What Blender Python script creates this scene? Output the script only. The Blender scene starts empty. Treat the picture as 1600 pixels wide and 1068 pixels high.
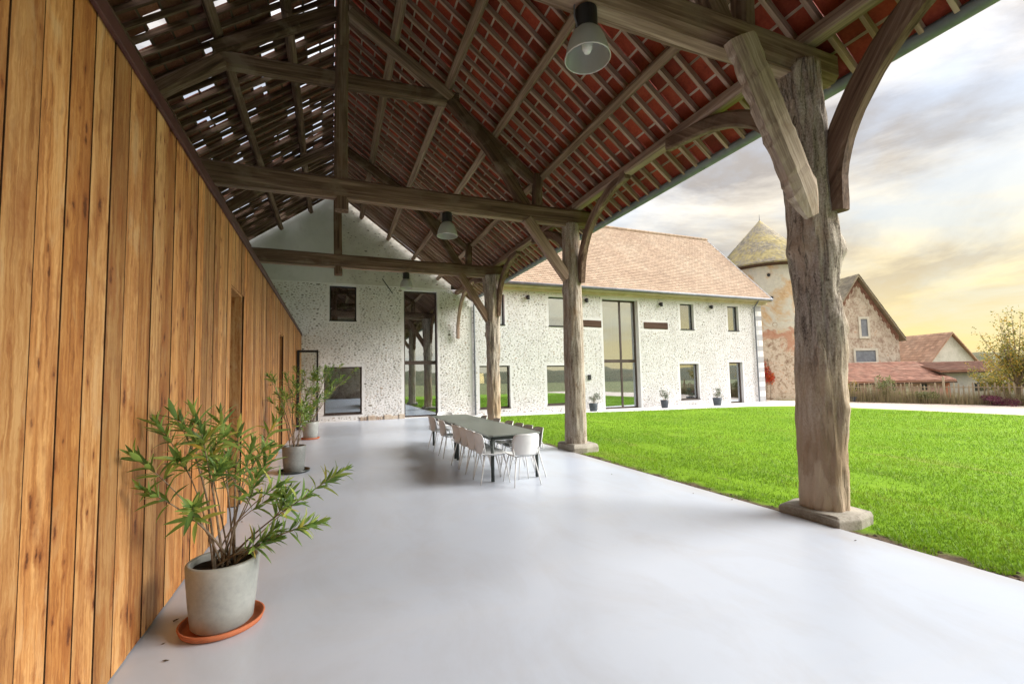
import bpy, math, random
import numpy as np
from mathutils import Vector, Matrix, Quaternion, noise as mnoise

random.seed(7); rng = np.random.default_rng(7)
scene = bpy.context.scene
COL = scene.collection
R = math.radians

# ------------------------------------------------------------------ camera
cam = bpy.data.cameras.new('camera'); camo = bpy.data.objects.new('camera', cam); COL.objects.link(camo)
yaw, pit, rol = .3855, .0646, -.0215
fwd = Vector((math.sin(yaw)*math.cos(pit), math.cos(yaw)*math.cos(pit), math.sin(pit)))
rgt = Vector((math.cos(yaw), -math.sin(yaw), 0)); upv = rgt.cross(fwd)
rx = rgt*math.cos(rol) + upv*math.sin(rol); ux = -rgt*math.sin(rol) + upv*math.cos(rol)
camo.matrix_world = Matrix(((rx.x, ux.x, -fwd.x, 0), (rx.y, ux.y, -fwd.y, 0), (rx.z, ux.z, -fwd.z, 1.6), (0, 0, 0, 1)))
cam.sensor_width = 36; cam.lens = 696.92/1600*36; cam.shift_y = 12.29/1600
cam.clip_start = .05; cam.clip_end = 4000
scene.camera = camo

# ------------------------------------------------------------------ light
SUN_EL, SUN_AZ = R(32), R(112)          # azimuth clockwise from +Y: sun stands to the right, slightly behind
EXPOSURE = 1.42
sund = bpy.data.lights.new('sun', 'SUN'); suno = bpy.data.objects.new('sun', sund); COL.objects.link(suno)
sund.energy = 2.8; sund.angle = R(40); sund.color = (1, .965, .91)
sv = Vector((math.sin(SUN_AZ)*math.cos(SUN_EL), math.cos(SUN_AZ)*math.cos(SUN_EL), math.sin(SUN_EL)))
suno.rotation_euler = (-sv).to_track_quat('-Z', 'Y').to_euler(); suno.location = (30, -10, 30)

scene.view_settings.view_transform = 'Standard'; scene.view_settings.look = 'None'
scene.view_settings.exposure = EXPOSURE; scene.view_settings.gamma = 1; scene.view_settings.use_curve_mapping = False
scene.cycles.use_denoising = True
scene.cycles.max_bounces = 8; scene.cycles.diffuse_bounces = 4; scene.cycles.glossy_bounces = 3; scene.cycles.use_adaptive_sampling = True; scene.cycles.adaptive_threshold = .02
scene.cycles.transparent_max_bounces = 12; scene.cycles.sample_clamp_indirect = 6

class NT:
    """small wrapper to write node trees briefly"""
    def __init__(s, tree): s.t = tree; s.n = tree.nodes; s.l = tree.links
    def add(s, typ, **kw):
        n = s.n.new(typ)
        for k, v in kw.items():
            if k == 'inp':
                for kk, vv in v.items():
                    if isinstance(vv, bpy.types.NodeSocket): s.l.new(vv, n.inputs[kk])
                    else: n.inputs[kk].default_value = vv
            else: setattr(n, k, v)
        return n
    def math(s, op, a, b=None, clamp=False):
        n = s.n.new('ShaderNodeMath'); n.operation = op; n.use_clamp = clamp
        for i, v in enumerate((a, b)):
            if v is None: continue
            if isinstance(v, bpy.types.NodeSocket): s.l.new(v, n.inputs[i])
            else: n.inputs[i].default_value = v
        return n.outputs[0]
    def vmath(s, op, a, b=None):
        n = s.n.new('ShaderNodeVectorMath'); n.operation = op
        for i, v in enumerate((a, b)):
            if v is None: continue
            if isinstance(v, bpy.types.NodeSocket): s.l.new(v, n.inputs[i])
            else: n.inputs[i].default_value = v
        return n.outputs[0]
    def vmath_dot(s, a, b):
        n = s.n.new('ShaderNodeVectorMath'); n.operation = 'DOT_PRODUCT'; s.l.new(a, n.inputs[0]); n.inputs[1].default_value = b; return n.outputs['Value']
    def mix(s, fac, a, b, blend='MIX'):
        n = s.n.new('ShaderNodeMix'); n.data_type = 'RGBA'; n.blend_type = blend; n.clamp_factor = True
        for key, v in ((0, fac), (6, a), (7, b)):
            if isinstance(v, bpy.types.NodeSocket): s.l.new(v, n.inputs[key])
            elif key == 0: n.inputs[0].default_value = v
            else: n.inputs[key].default_value = (*v, 1) if len(v) == 3 else v
        return n.outputs[2]
    def ramp(s, fac, stops):
        n = s.n.new('ShaderNodeValToRGB'); e = n.color_ramp.elements
        while len(e) < len(stops): e.new(.5)
        for i, (p, c) in enumerate(stops):
            e[i].position = p; e[i].color = (*c, 1) if len(c) == 3 else c
        s.l.new(fac, n.inputs[0]); return n.outputs[0]
    def rng(s, v, a, b, c=0., d=1.):
        n = s.n.new('ShaderNodeMapRange'); s.l.new(v, n.inputs[0])
        for i, q in enumerate((a, b, c, d)): n.inputs[i+1].default_value = q
        return n.outputs[0]
    def noise(s, vec, scale, detail=4, rough=.55, dist=0, out=0):
        n = s.n.new('ShaderNodeTexNoise'); s.l.new(vec, n.inputs['Vector'])
        n.inputs['Scale'].default_value = scale; n.inputs['Detail'].default_value = detail
        n.inputs['Roughness'].default_value = rough; n.inputs['Distortion'].default_value = dist
        return n.outputs[out]
    def mapping(s, vec, scale=(1, 1, 1), loc=(0, 0, 0)):
        n = s.n.new('ShaderNodeMapping'); s.l.new(vec, n.inputs[0])
        n.inputs['Scale'].default_value = scale; n.inputs['Location'].default_value = loc
        return n.outputs[0]

# ------------------------------------------------------------------ sky
world = bpy.data.worlds.new('World'); scene.world = world; world.use_nodes = True
T = NT(world.node_tree); T.n.clear()
sky = T.add('ShaderNodeTexSky', sky_type='NISHITA', sun_disc=False)
sky.sun_elevation = SUN_EL; sky.sun_rotation = SUN_AZ; sky.air_density = 1.2; sky.dust_density = 2.0
tc = T.add('ShaderNodeTexCoord'); D = tc.outputs['Generated']
sep = T.add('ShaderNodeSeparateXYZ', inp={0: D}); z = sep.outputs[2]
zc = T.math('MAXIMUM', z, 0.0)
den = T.math('ADD', zc, .16)
cx_ = T.math('DIVIDE', sep.outputs[0], den); cy_ = T.math('DIVIDE', sep.outputs[1], den)
uv = T.add('ShaderNodeCombineXYZ', inp={0: cx_, 1: cy_, 2: 0.0}).outputs[0]
n1 = T.noise(T.mapping(uv, (.8, .8, 1), (1.5, 6.2, 0)), 1.0, 9, .6, .4)
n2 = T.noise(T.mapping(uv, (1, 1, 1), (7.1, 4.2, 2)), .3, 4, .5, .2)
cov = T.rng(T.math('ADD', T.math('MULTIPLY', n1, .65), T.math('MULTIPLY', n2, .35)), .40, .52)
n3 = T.noise(T.mapping(uv, (.85, .85, 1), (12, 3, 0)), 1.0, 9, .6, .5)
shade = T.rng(n3, .42, .57)
warm = T.math('MULTIPLY', T.rng(z, .05, .44, 1., 0.), T.rng(T.vmath_dot(D, (math.sin(R(100)), math.cos(R(100)), 0)), .12, .80))    # the glow stands on the sun's side
lit = T.mix(warm, (1.02, .975, .92), (1.08, .87, .39))
grey = T.mix(warm, (.36, .34, .335), (.54, .45, .33))
cloud = T.mix(T.math('MULTIPLY', shade, T.rng(z, .06, .22, .05, .95)), lit, grey)
skyc = T.vmath('MULTIPLY', sky.outputs[0], (.12, .12, .12))
thin = T.mix(.5, skyc, T.mix(warm, (.72, .82, 1.0), (1.03, .90, .55)))
full = T.mix(T.math('ADD', T.math('MULTIPLY', cov, .8), .2), thin, cloud)
# overcast skies are brighter overhead than at the horizon
gain = T.math('ADD', .40, T.math('MULTIPLY', T.math('POWER', zc, 2.4), 1.1))
comb = T.vmath('MULTIPLY', full, T.add('ShaderNodeCombineXYZ', inp={0: gain, 1: gain, 2: gain}).outputs[0])
bg = T.add('ShaderNodeBackground', inp={0: comb, 1: 1.0})
out = T.add('ShaderNodeOutputWorld', inp={0: bg.outputs[0]})

# ------------------------------------------------------------------ materials
def new_mat(name):
    m = bpy.data.materials.new(name); m.use_nodes = True
    t = NT(m.node_tree); t.n.clear()
    p = t.add('ShaderNodeBsdfPrincipled'); o = t.add('ShaderNodeOutputMaterial', inp={0: p.outputs[0]})
    t.p = p; t.o = o; t.m = m
    c = t.add('ShaderNodeTexCoord'); t.obj = c.outputs['Object']
    g = t.add('ShaderNodeNewGeometry'); t.pos = g.outputs['Position']; t.island = g.outputs['Random Per Island']
    oi = t.add('ShaderNodeObjectInfo'); t.rand = oi.outputs['Random']; t.nor = g.outputs['Normal']
    return t
def setp(t, color=None, rough=None, spec=None, metal=None):
    for k, v in (('Base Color', color), ('Roughness', rough), ('Specular IOR Level', spec), ('Metallic', metal)):
        if v is None: continue
        if isinstance(v, bpy.types.NodeSocket): t.l.new(v, t.p.inputs[k])
        else: t.p.inputs[k].default_value = (*v, 1) if k == 'Base Color' else v
def bump(t, h, strength=.3, dist=.01):
    b = t.add('ShaderNodeBump', inp={'Height': h}); b.inputs['Strength'].default_value = strength; b.inputs['Distance'].default_value = dist
    t.l.new(b.outputs[0], t.p.inputs['Normal'])
M = {}
def shifted(t, amount=37.):
    off = t.vmath('MULTIPLY', t.add('ShaderNodeCombineXYZ', inp={0: t.rand, 1: t.rand, 2: t.rand}).outputs[0], (amount, amount*1.7, amount*.6))
    return t.vmath('ADD', t.obj, off)

def wood_material(name, dark, mid, light, axis=2, knots=None, rough=.6, grain=1.0, bstr=.35, tint=.0, gloss=.4, patch=None, var=.18):
    t = new_mat(name); v = shifted(t)
    s = [34*grain, 34*grain, 34*grain]; s[axis] = 1.1*grain
    g1 = t.noise(t.mapping(v, s), 1.0, 5, .6, .35)
    s2 = [7., 7., 7.]; s2[axis] = .45
    g2 = t.noise(t.mapping(v, s2), 1.0, 4, .6, .8)
    f = t.math('ADD', t.math('MULTIPLY', g1, .5), t.math('MULTIPLY', g2, .5))
    c = t.ramp(f, [(.33, dark), (.5, mid), (.66, light)])
    br = t.rng(t.rand, 0, 1, 1-var*1.1, 1+var*.8)
    c = t.mix(1., c, t.add('ShaderNodeCombineXYZ', inp={0: br, 1: t.math('POWER', br, 1.2), 2: t.math('POWER', br, 1.4)}).outputs[0], 'MULTIPLY')
    if patch:
        pn = t.noise(v, 1.6, 4, .6, .5); c = t.mix(t.rng(pn, .52, .68), c, patch)
    if knots:
        wob = t.vmath('MULTIPLY', t.noise(v, 11., 3, .6, 0, 1), (.28, .28, .28))
        for sc3, hal, cor in (((8., 8., 2.6), .42, .10), ((15., 15., 4.5), .30, .09)):
            vo = t.n.new('ShaderNodeTexVoronoi'); t.l.new(t.vmath('ADD', t.mapping(v, sc3), wob), vo.inputs['Vector']); vo.inputs['Scale'].default_value = 1.; vo.inputs['Randomness'].default_value = 1.
            keep = t.rng(t.add('ShaderNodeSeparateColor', inp={0: vo.outputs['Color']}).outputs[0], .45, .55)
            halo = t.math('MULTIPLY', t.rng(vo.outputs['Distance'], cor, hal, 1., 0.), keep)
            core = t.math('MULTIPLY', t.rng(vo.outputs['Distance'], cor*.7, cor*1.35, 1., 0.), keep)
            c = t.mix(t.math('MULTIPLY', halo, .55), c, knots[0]); c = t.mix(t.math('MULTIPLY', core, .9), c, knots[1])
    setp(t, c, rough, gloss); bump(t, g1, bstr, .004)
    return t.m
t = new_mat('larch_cladding'); v = shifted(t)
kn = None
warp = t.vmath('MULTIPLY', t.noise(v, 6., 3, .6, 0, 1), (.05, .05, .35)); vw = t.vmath('ADD', v, warp)
g1 = t.noise(t.mapping(vw, (46, 46, 1.3)), 1., 6, .68, .3); g2 = t.noise(t.mapping(vw, (9, 9, .5)), 1., 4, .6, .8)
blot = t.noise(t.mapping(v, (6, 6, 2.2)), 1., 6, .65, .6)
c = t.ramp(t.math('ADD', t.math('MULTIPLY', g1, .55), t.math('MULTIPLY', g2, .45)), [(.37, (.24, .088, .024)), (.48, (.48, .222, .068)), (.59, (.63, .36, .14))])
c = t.mix(t.math('MULTIPLY', t.rng(blot, .50, .66), .55), c, (.33, .145, .05))
c = t.mix(t.math('MULTIPLY', t.rng(blot, .44, .32), .45), c, (.62, .44, .24))
br = t.rng(t.rand, 0, 1, .66, 1.22); hue = t.n.new('ShaderNodeTexWhiteNoise'); hue.noise_dimensions = '1D'; t.l.new(t.rand, hue.inputs['W'])
c = t.mix(1., c, t.add('ShaderNodeCombineXYZ', inp={0: br, 1: t.math('MULTIPLY', br, t.rng(hue.outputs[0], 0, 1, .86, 1.05)), 2: t.math('MULTIPLY', br, t.rng(hue.outputs[0], 0, 1, .7, 1.15))}).outputs[0], 'MULTIPLY')
wob = t.vmath('MULTIPLY', t.noise(v, 16., 4, .65, 0, 1), (.5, .5, .5))
for sc3, hal, cor, kp in (((7., 7., 2.4), .44, .12, .36), ((13., 13., 5.5), .34, .10, .45)):
    vo = t.n.new('ShaderNodeTexVoronoi'); t.l.new(t.vmath('ADD', t.mapping(v, sc3), wob), vo.inputs['Vector']); vo.inputs['Scale'].default_value = 1.; vo.inputs['Randomness'].default_value = 1.
    keep = t.rng(t.add('ShaderNodeSeparateColor', inp={0: vo.outputs['Color']}).outputs[0], kp, kp+.05)
    halo = t.math('MULTIPLY', t.rng(vo.outputs['Distance'], cor, hal, 1., 0.), keep); core = t.math('MULTIPLY', t.rng(vo.outputs['Distance'], cor*.6, cor*1.5, 1., 0.), keep)
    c = t.mix(t.math('MULTIPLY', halo, .75), c, (.30, .092, .022)); c = t.mix(t.math('MULTIPLY', core, .88), c, (.10, .03, .011))
setp(t, c, .6, .3); bump(t, g1, .5, .004); M['clad'] = t.m
M['timber'] = wood_material('old_oak', (.045, .025, .017), (.15, .092, .064), (.30, .205, .15), 0, None, .85, .9, 1., gloss=.2, patch=(.21, .15, .11), var=.3)
M['timber_pale'] = wood_material('weathered_oak', (.11, .066, .047), (.28, .19, .145), (.45, .335, .265), 0, None, .85, .8, .9, gloss=.2, var=.25)
M['rafter'] = wood_material('rafter_wood', (.18, .115, .085), (.39, .275, .215), (.56, .42, .34), 0, None, .85, .9, .5, gloss=.2)
M['batten'] = wood_material('batten_wood', (.18, .13, .09), (.40, .31, .235), (.56, .46, .37), 1, None, .85, .9, .4, gloss=.2)
M['old_batten'] = wood_material('old_batten_wood', (.03, .02, .014), (.08, .055, .04), (.15, .11, .08), 1, None, .85, .9, .4, gloss=.2)
M['lintel'] = wood_material('lintel_oak', (.04, .022, .015), (.08, .046, .032), (.13, .08, .058), 0, None, .85, .8, .6, gloss=.2)
M['picket'] = wood_material('picket_wood', (.20, .15, .10), (.36, .29, .2), (.48, .4, .3), 2, None, .85, .8, .4, gloss=.2)

# gnarled trunk posts
def trunk_material(name, base, pale, dark, ochre, foot=None):
    t = new_mat(name); v = shifted(t, 11.)
    g = t.noise(t.mapping(v, (18, 18, 2.4)), 1., 6, .65, .5)
    b = t.noise(t.mapping(v, (2.4, 2.4, 1.1)), 1., 5, .6, .6)
    f = t.noise(t.mapping(v, (55, 55, 38)), 1., 4, .75, .2)
    c = t.ramp(t.math('ADD', t.math('MULTIPLY', g, .55), t.math('MULTIPLY', f, .45)), [(.38, dark), (.49, base), (.62, pale)])
    c = t.mix(t.math('MULTIPLY', t.rng(b, .5, .64), .6), c, ochre)
    sp = t.math('ABSOLUTE', t.math('SUBTRACT', t.noise(t.mapping(v, (6.5, 6.5, .5)), 1., 4, .55, .4), .5))
    cr = t.math('MULTIPLY', t.rng(sp, 0., .018, 1., 0.), t.rng(b, .38, .55))
    c = t.mix(t.math('MULTIPLY', cr, .75), c, dark)
    if foot:      # bleached foot with brown water marks above it
        zz = t.math('ADD', t.add('ShaderNodeSeparateXYZ', inp={0: t.pos}).outputs[2], t.math('MULTIPLY', t.noise(t.mapping(v, (7, 7, 1.5)), 1., 5, .6), -.9))
        c = t.mix(t.math('MULTIPLY', t.math('MULTIPLY', t.rng(zz, -.05, .05), t.rng(zz, .35, .6, 1., 0.)), .6), c, (.22, .125, .06))
        c = t.mix(t.math('MULTIPLY', t.rng(zz, -.06, .04, 1., 0.), .75), c, foot)
        c = t.mix(t.math('MULTIPLY', t.rng(zz, 1.0, 1.6, 1., 0.), .5), c, (.50, .37, .25))
    setp(t, c, .9, .15); bump(t, t.math('SUBTRACT', t.math('ADD', t.math('MULTIPLY', g, .7), t.math('MULTIPLY', f, .3)), t.math('MULTIPLY', cr, .5)), 1., .014)
    return t.m
M['trunk'] = trunk_material('gnarled_oak_trunk', (.335, .285, .24), (.56, .50, .44), (.075, .056, .045), (.40, .29, .20), (.58, .48, .37))
M['brace'] = wood_material('pale_brace_wood', (.17, .12, .09), (.40, .325, .26), (.56, .48, .41), 0, None, .9, 1.3, 1., gloss=.1, patch=(.33, .235, .165), var=.05)
M['trunk_pale'] = trunk_material('pale_oak_trunk', (.36, .305, .25), (.52, .465, .41), (.15, .105, .075), (.33, .215, .135))

def rough_mat(name, stops, scale=3., rough=.85, bs=.3, bd=.01, detail=6, island=0., objrand=0., spec=.25, fine=None, metal=0.):
    t = new_mat(name)
    n = t.noise(t.pos, scale, detail, .6, .3)
    if fine: n = t.math('ADD', t.math('MULTIPLY', n, .6), t.math('MULTIPLY', t.noise(t.pos, fine, 3, .6), .4))
    c = t.ramp(n, stops)
    for src, amt in ((t.island, island), (t.rand, objrand)):
        if amt:
            b = t.rng(src, 0, 1, 1-amt, 1+amt)
            c = t.mix(1., c, t.add('ShaderNodeCombineXYZ', inp={0: b, 1: b, 2: b}).outputs[0], 'MULTIPLY')
    setp(t, c, rough, spec, metal)
    if bs: bump(t, t.noise(t.pos, fine or scale*6, 4, .6), bs, bd)
    return t.m
M['tile'] = rough_mat('red_clay_tile', [(.3, (.15, .024, .013)), (.5, (.27, .045, .022)), (.7, (.34, .075, .034))], 2.4, .8, .25, .006, 5, island=.35, fine=30.)
M['tile_obj'] = rough_mat('red_clay_tile_single', [(.3, (.15, .024, .013)), (.5, (.27, .045, .022)), (.7, (.34, .075, .034))], 2.4, .8, .25, .006, 5, objrand=.35, fine=30.)
M['tile_old'] = rough_mat('old_brown_tile', [(.3, (.10, .035, .024)), (.5, (.17, .062, .04)), (.7, (.26, .13, .09))], 2.4, .85, .25, .006, 5, island=.45, fine=30.)
M['tile_old_obj'] = rough_mat('old_brown_tile_single', [(.3, (.10, .035, .024)), (.5, (.17, .062, .04)), (.7, (.26, .13, .09))], 2.4, .85, .25, .006, 5, objrand=.45, fine=30.)
M['house_tile'] = rough_mat('plain_house_tile', [(.3, (.29, .205, .145)), (.5, (.36, .265, .19)), (.7, (.40, .32, .24))], .5, .85, .2, .01, 6, island=.13, fine=9.)
M['far_tile'] = rough_mat('far_roof_tile', [(.3, (.33, .19, .12)), (.5, (.41, .25, .165)), (.7, (.45, .31, .22))], .7, .85, .2, .01, 6, island=.2, fine=8.)
M['lean_tile'] = rough_mat('lean_to_tile', [(.3, (.22, .10, .07)), (.5, (.29, .14, .095)), (.7, (.34, .21, .15))], .9, .85, .2, .01, 6, island=.25, fine=8.)
M['barn_tile'] = rough_mat('barn_roof_tile', [(.3, (.16, .13, .10)), (.5, (.27, .23, .17)), (.7, (.36, .30, .2))], .8, .9, .2, .01, 6, island=.2, fine=8.)
M['lichen_tile'] = rough_mat('lichen_roof_tile', [(.36, (.20, .175, .14)), (.47, (.31, .275, .215)), (.55, (.41, .34, .16)), (.68, (.44, .37, .2))], .8, .9, .3, .02, 7, island=.22, fine=7.)
M['concrete'] = rough_mat('stone_base', [(.3, (.20, .18, .14)), (.5, (.34, .31, .26)), (.7, (.44, .41, .34))], 5., .9, .5, .01, 6, fine=40.)
M['zinc'] = rough_mat('zinc', [(.3, (.13, .14, .165)), (.7, (.21, .225, .255))], 3., .5, .05, .002, 3, spec=.4)
M['flashing'] = rough_mat('wall_flashing', [(.3, (.05, .018, .016)), (.7, (.10, .04, .035))], 3., .5, .05, .002, 3, spec=.4)
M['groove'] = rough_mat('groove_shade', [(.3, (.035, .017, .009)), (.7, (.07, .035, .018))], 9., .85, 0, 0, 3, spec=.1)
M['backing'] = rough_mat('dark_membrane', [(.3, (.012, .009, .007)), (.7, (.02, .016, .013))], 4., .9, 0, 0, 2, spec=.1)
M['frame'] = rough_mat('brown_window_frame', [(.3, (.045, .03, .025)), (.7, (.075, .052, .043))], 4., .5, 0, 0, 2, spec=.4)
M['frame_dark'] = rough_mat('dark_window_frame', [(.3, (.015, .015, .017)), (.7, (.028, .028, .03))], 4., .45, 0, 0, 2, spec=.4)
M['black'] = rough_mat('black_metal', [(.3, (.010, .010, .012)), (.7, (.022, .022, .024))], 6., .5, 0, 0, 2, spec=.4)
M['white_metal'] = rough_mat('white_chair_metal', [(.3, (.68, .69, .69)), (.7, (.78, .79, .79))], 6., .4, 0, 0, 2, spec=.45)
M['table'] = rough_mat('grey_green_table', [(.3, (.125, .145, .13)), (.7, (.165, .185, .165))], 7., .38, 0, 0, 3, spec=.5)
M['table_leg'] = rough_mat('dark_table_leg', [(.3, (.03, .038, .034)), (.7, (.045, .055, .05))], 6., .5, 0, 0, 2, spec=.4)
M['pot'] = rough_mat('glazed_grey_pot', [(.3, (.26, .275, .265)), (.5, (.33, .345, .33)), (.7, (.40, .41, .39))], 4., .38, .1, .003, 5, spec=.5, fine=30.)
M['pot_dark'] = rough_mat('dark_grey_pot', [(.3, (.05, .06, .075)), (.7, (.085, .10, .12))], 6., .55, .1, .003, 3)
M['pot_mid'] = rough_mat('mid_grey_pot', [(.3, (.14, .15, .15)), (.5, (.19, .20, .195)), (.7, (.25, .26, .25))], 4., .45, .1, .003, 5, spec=.4, fine=30.)
M['terracotta'] = rough_mat('terracotta_saucer', [(.3, (.42, .12, .05)), (.7, (.55, .19, .09))], 9., .75, .1, .002, 4)
M['saucer_dark'] = rough_mat('dark_saucer', [(.3, (.015, .018, .018)), (.7, (.035, .042, .04))], 9., .35, 0, 0, 4, spec=.5)
M['soil'] = rough_mat('dark_soil', [(.3, (.012, .009, .007)), (.6, (.04, .028, .02)), (.75, (.09, .065, .045))], 30., .95, .8, .02, 6)
M['clod'] = rough_mat('earth_clod', [(.3, (.05, .035, .024)), (.6, (.13, .095, .065)), (.75, (.22, .17, .125))], 20., .95, .6, .01, 6)
M['stem'] = rough_mat('oleander_stem', [(.3, (.12, .085, .06)), (.5, (.25, .19, .135)), (.7, (.34, .28, .2))], 25., .8, .3, .003, 5)
M['quoin'] = rough_mat('grey_quoin', [(.3, (.30, .30, .32)), (.7, (.45, .45, .46))], 3., .9, .3, .01, 5, objrand=.12, fine=20.)
M['quoin_white'] = rough_mat('white_quoin', [(.3, (.66, .65, .64)), (.7, (.78, .77, .76))], 3., .9, .3, .01, 5, objrand=.06, fine=20.)
M['eave'] = rough_mat('cream_eave', [(.3, (.42, .36, .22)), (.7, (.56, .50, .36))], 2., .85, .1, .005, 5)
M['paving'] = rough_mat('pale_paving', [(.3, (.58, .57, .55)), (.7, (.72, .71, .69))], 1.5, .85, .2, .004, 6, fine=20.)
M['gravel'] = rough_mat('pink_gravel', [(.3, (.46, .36, .29)), (.5, (.58, .48, .40)), (.7, (.66, .57, .49))], 1.2, .95, .5, .02, 6, fine=28.)
M['interior'] = rough_mat('interior_plaster', [(.3, (.40, .32, .22)), (.7, (.52, .44, .33))], 1., .9, 0, 0, 3)
M['interior_floor'] = rough_mat('interior_floor', [(.3, (.22, .17, .12)), (.7, (.32, .25, .18))], 1., .6, 0, 0, 3)
M['curtain'] = rough_mat('pale_curtain', [(.3, (.50, .47, .38)), (.7, (.62, .59, .5))], 1., .9, 0, 0, 3)
M['sandstone'] = rough_mat('window_surround', [(.3, (.50, .46, .38)), (.7, (.64, .60, .52))], 2., .9, .2, .01, 5)
M['barn_wall'] = rough_mat('rubble_barn_wall', [(.32, (.24, .16, .12)), (.45, (.42, .33, .26)), (.56, (.56, .49, .40)), (.7, (.42, .22, .14))], 1.5, .95, .6, .03, 8, fine=6.)
M['brick'] = rough_mat('red_brick', [(.3, (.30, .10, .06)), (.5, (.40, .16, .10)), (.7, (.46, .27, .2))], 2., .95, .4, .02, 6, objrand=.2, fine=10.)
M['brick_dark'] = rough_mat('weathered_brick', [(.3, (.14, .07, .05)), (.5, (.24, .12, .085)), (.7, (.33, .22, .16))], 2., .95, .4, .02, 6, fine=8.)
M['pink_wall'] = rough_mat('pink_brick_wall', [(.3, (.30, .17, .15)), (.5, (.43, .26, .23)), (.7, (.46, .38, .34))], .7, .95, .4, .02, 7, fine=8.)
M['grey_wall'] = rough_mat('grey_rubble_wall', [(.3, (.28, .26, .25)), (.5, (.40, .38, .36)), (.7, (.50, .45, .38))], .8, .95, .5, .02, 7, fine=7.)
M['pale_wall'] = rough_mat('pale_gable_wall', [(.3, (.40, .37, .29)), (.5, (.55, .52, .44)), (.7, (.64, .6, .52))], 1.1, .95, .4, .02, 7, fine=8.)
M['terrain'] = rough_mat('field_terrain', [(.3, (.09, .10, .035)), (.5, (.14, .15, .05)), (.7, (.20, .18, .08))], .06, .95, .4, .05, 8, fine=2.)
M['hill'] = rough_mat('wooded_hill', [(.3, (.045, .05, .025)), (.5, (.085, .085, .04)), (.7, (.15, .11, .05))], .05, .95, .6, .5, 8, fine=.6)
M['bulb'] = rough_mat('frosted_glass', [(.3, (.72, .72, .70)), (.7, (.8, .8, .78))], 6., .3, 0, 0, 2)

# floor: pale lavender resin screed with a soft sheen
t = new_mat('resin_floor')
n = t.noise(t.pos, .55, 5, .6, .3); n2 = t.noise(t.pos, 7., 5, .65, .2)
c = t.mix(n, (.465, .52, .61), (.575, .625, .715))
wear = t.noise(t.mapping(t.pos, (1.6, .8, 1)), 1., 7, .68, .6); c = t.mix(t.math('MULTIPLY', t.rng(wear, .45, .95), .5), c, (.36, .34, .33))
wear2 = t.noise(t.mapping(t.pos, (.35, 2.4, 1), (4, 2, 0)), 1., 6, .7, .3); c = t.mix(t.math('MULTIPLY', t.rng(wear2, .5, 1.), .35), c, (.62, .60, .58))
spx = t.add('ShaderNodeSeparateXYZ', inp={0: t.pos}).outputs[0]
dust = t.math('MULTIPLY', t.rng(t.math('ADD', spx, t.math('MULTIPLY', wear, .5)), 4.75, 5.15), .5); c = t.mix(dust, c, (.42, .36, .28))
sc_ = t.n.new('ShaderNodeTexVoronoi'); t.l.new(t.mapping(t.pos, (.9, 2.1, 1)), sc_.inputs['Vector']); sc_.inputs['Scale'].default_value = 1.9
c = t.mix(t.math('MULTIPLY', t.rng(sc_.outputs['Distance'], .0, .02, 1., 0.), .5), c, (.22, .19, .16))
setp(t, c, .29, .5)
M['floor'] = t.m

# limewashed rubble: white mortar; the stones are geometry set in it
def lime(name, a, b, stain, rough_scale=9.):
    t = new_mat(name)
    n = t.noise(t.pos, 1.1, 6, .62, .4); f = t.noise(t.pos, rough_scale, 5, .6, .3)
    c = t.mix(t.rng(n, .34, .66), a, b)
    c = t.mix(t.math('MULTIPLY', t.rng(f, .56, .74), .5), c, stain)
    setp(t, c, .95, .15); bump(t, f, .7, .02); return t.m
M['lime'] = lime('limewash', (.60, .59, .605), (.67, .665, .68), (.47, .445, .425))
M['lime_gable'] = lime('limewash_gable', (.68, .67, .665), (.79, .78, .78), (.47, .44, .39))
M['plaster'] = lime('smooth_grey_plaster', (.56, .56, .55), (.64, .64, .63), (.48, .47, .44), 3.)
M['plaster_rough'] = lime('rough_gable_plaster', (.50, .48, .43), (.62, .60, .55), (.33, .29, .23), 7.)
t = new_mat('flint_stone')
c = t.ramp(t.island, [(0., (.11, .10, .085)), (.12, (.22, .205, .175)), (.3, (.36, .335, .295)), (.42, (.38, .30, .235)), (.55, (.50, .475, .44)), (.75, (.62, .60, .575)), (.88, (.45, .435, .41)), (1., (.27, .255, .235))])
setp(t, c, .8, .25); bump(t, t.noise(t.pos, 40., 3, .6), .4, .005); M['flint'] = t.m

# tower render: plaster above, rubble and brick below, with a ragged boundary
t = new_mat('tower_wall')
sp = t.add('ShaderNodeSeparateXYZ', inp={0: t.pos})
n = t.noise(t.pos, .55, 6, .6, .4); f = t.noise(t.pos, 4.5, 5, .65, .3)
rub = t.ramp(f, [(.32, (.26, .17, .12)), (.45, (.48, .38, .29)), (.56, (.62, .54, .44)), (.68, (.46, .27, .17))])
pla = t.mix(t.rng(f, .4, .7), (.60, .56, .48), (.50, .47, .42))
och = t.mix(t.rng(f, .35, .65), (.50, .32, .18), (.60, .45, .30))
hgt = t.math('ADD', sp.outputs[2], t.math('MULTIPLY', n, 5.))
c = t.mix(t.rng(hgt, 6.6, 7.0), rub, t.mix(t.rng(n, .47, .55), pla, och))
band = t.math('MULTIPLY', t.rng(hgt, 5.6, 6.0), t.rng(hgt, 6.6, 6.9, 1., 0.))
c = t.mix(t.math('MULTIPLY', band, .8), c, (.46, .22, .14))
setp(t, c, .95, .15); bump(t, f, .7, .05); M['tower'] = t.m

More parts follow.
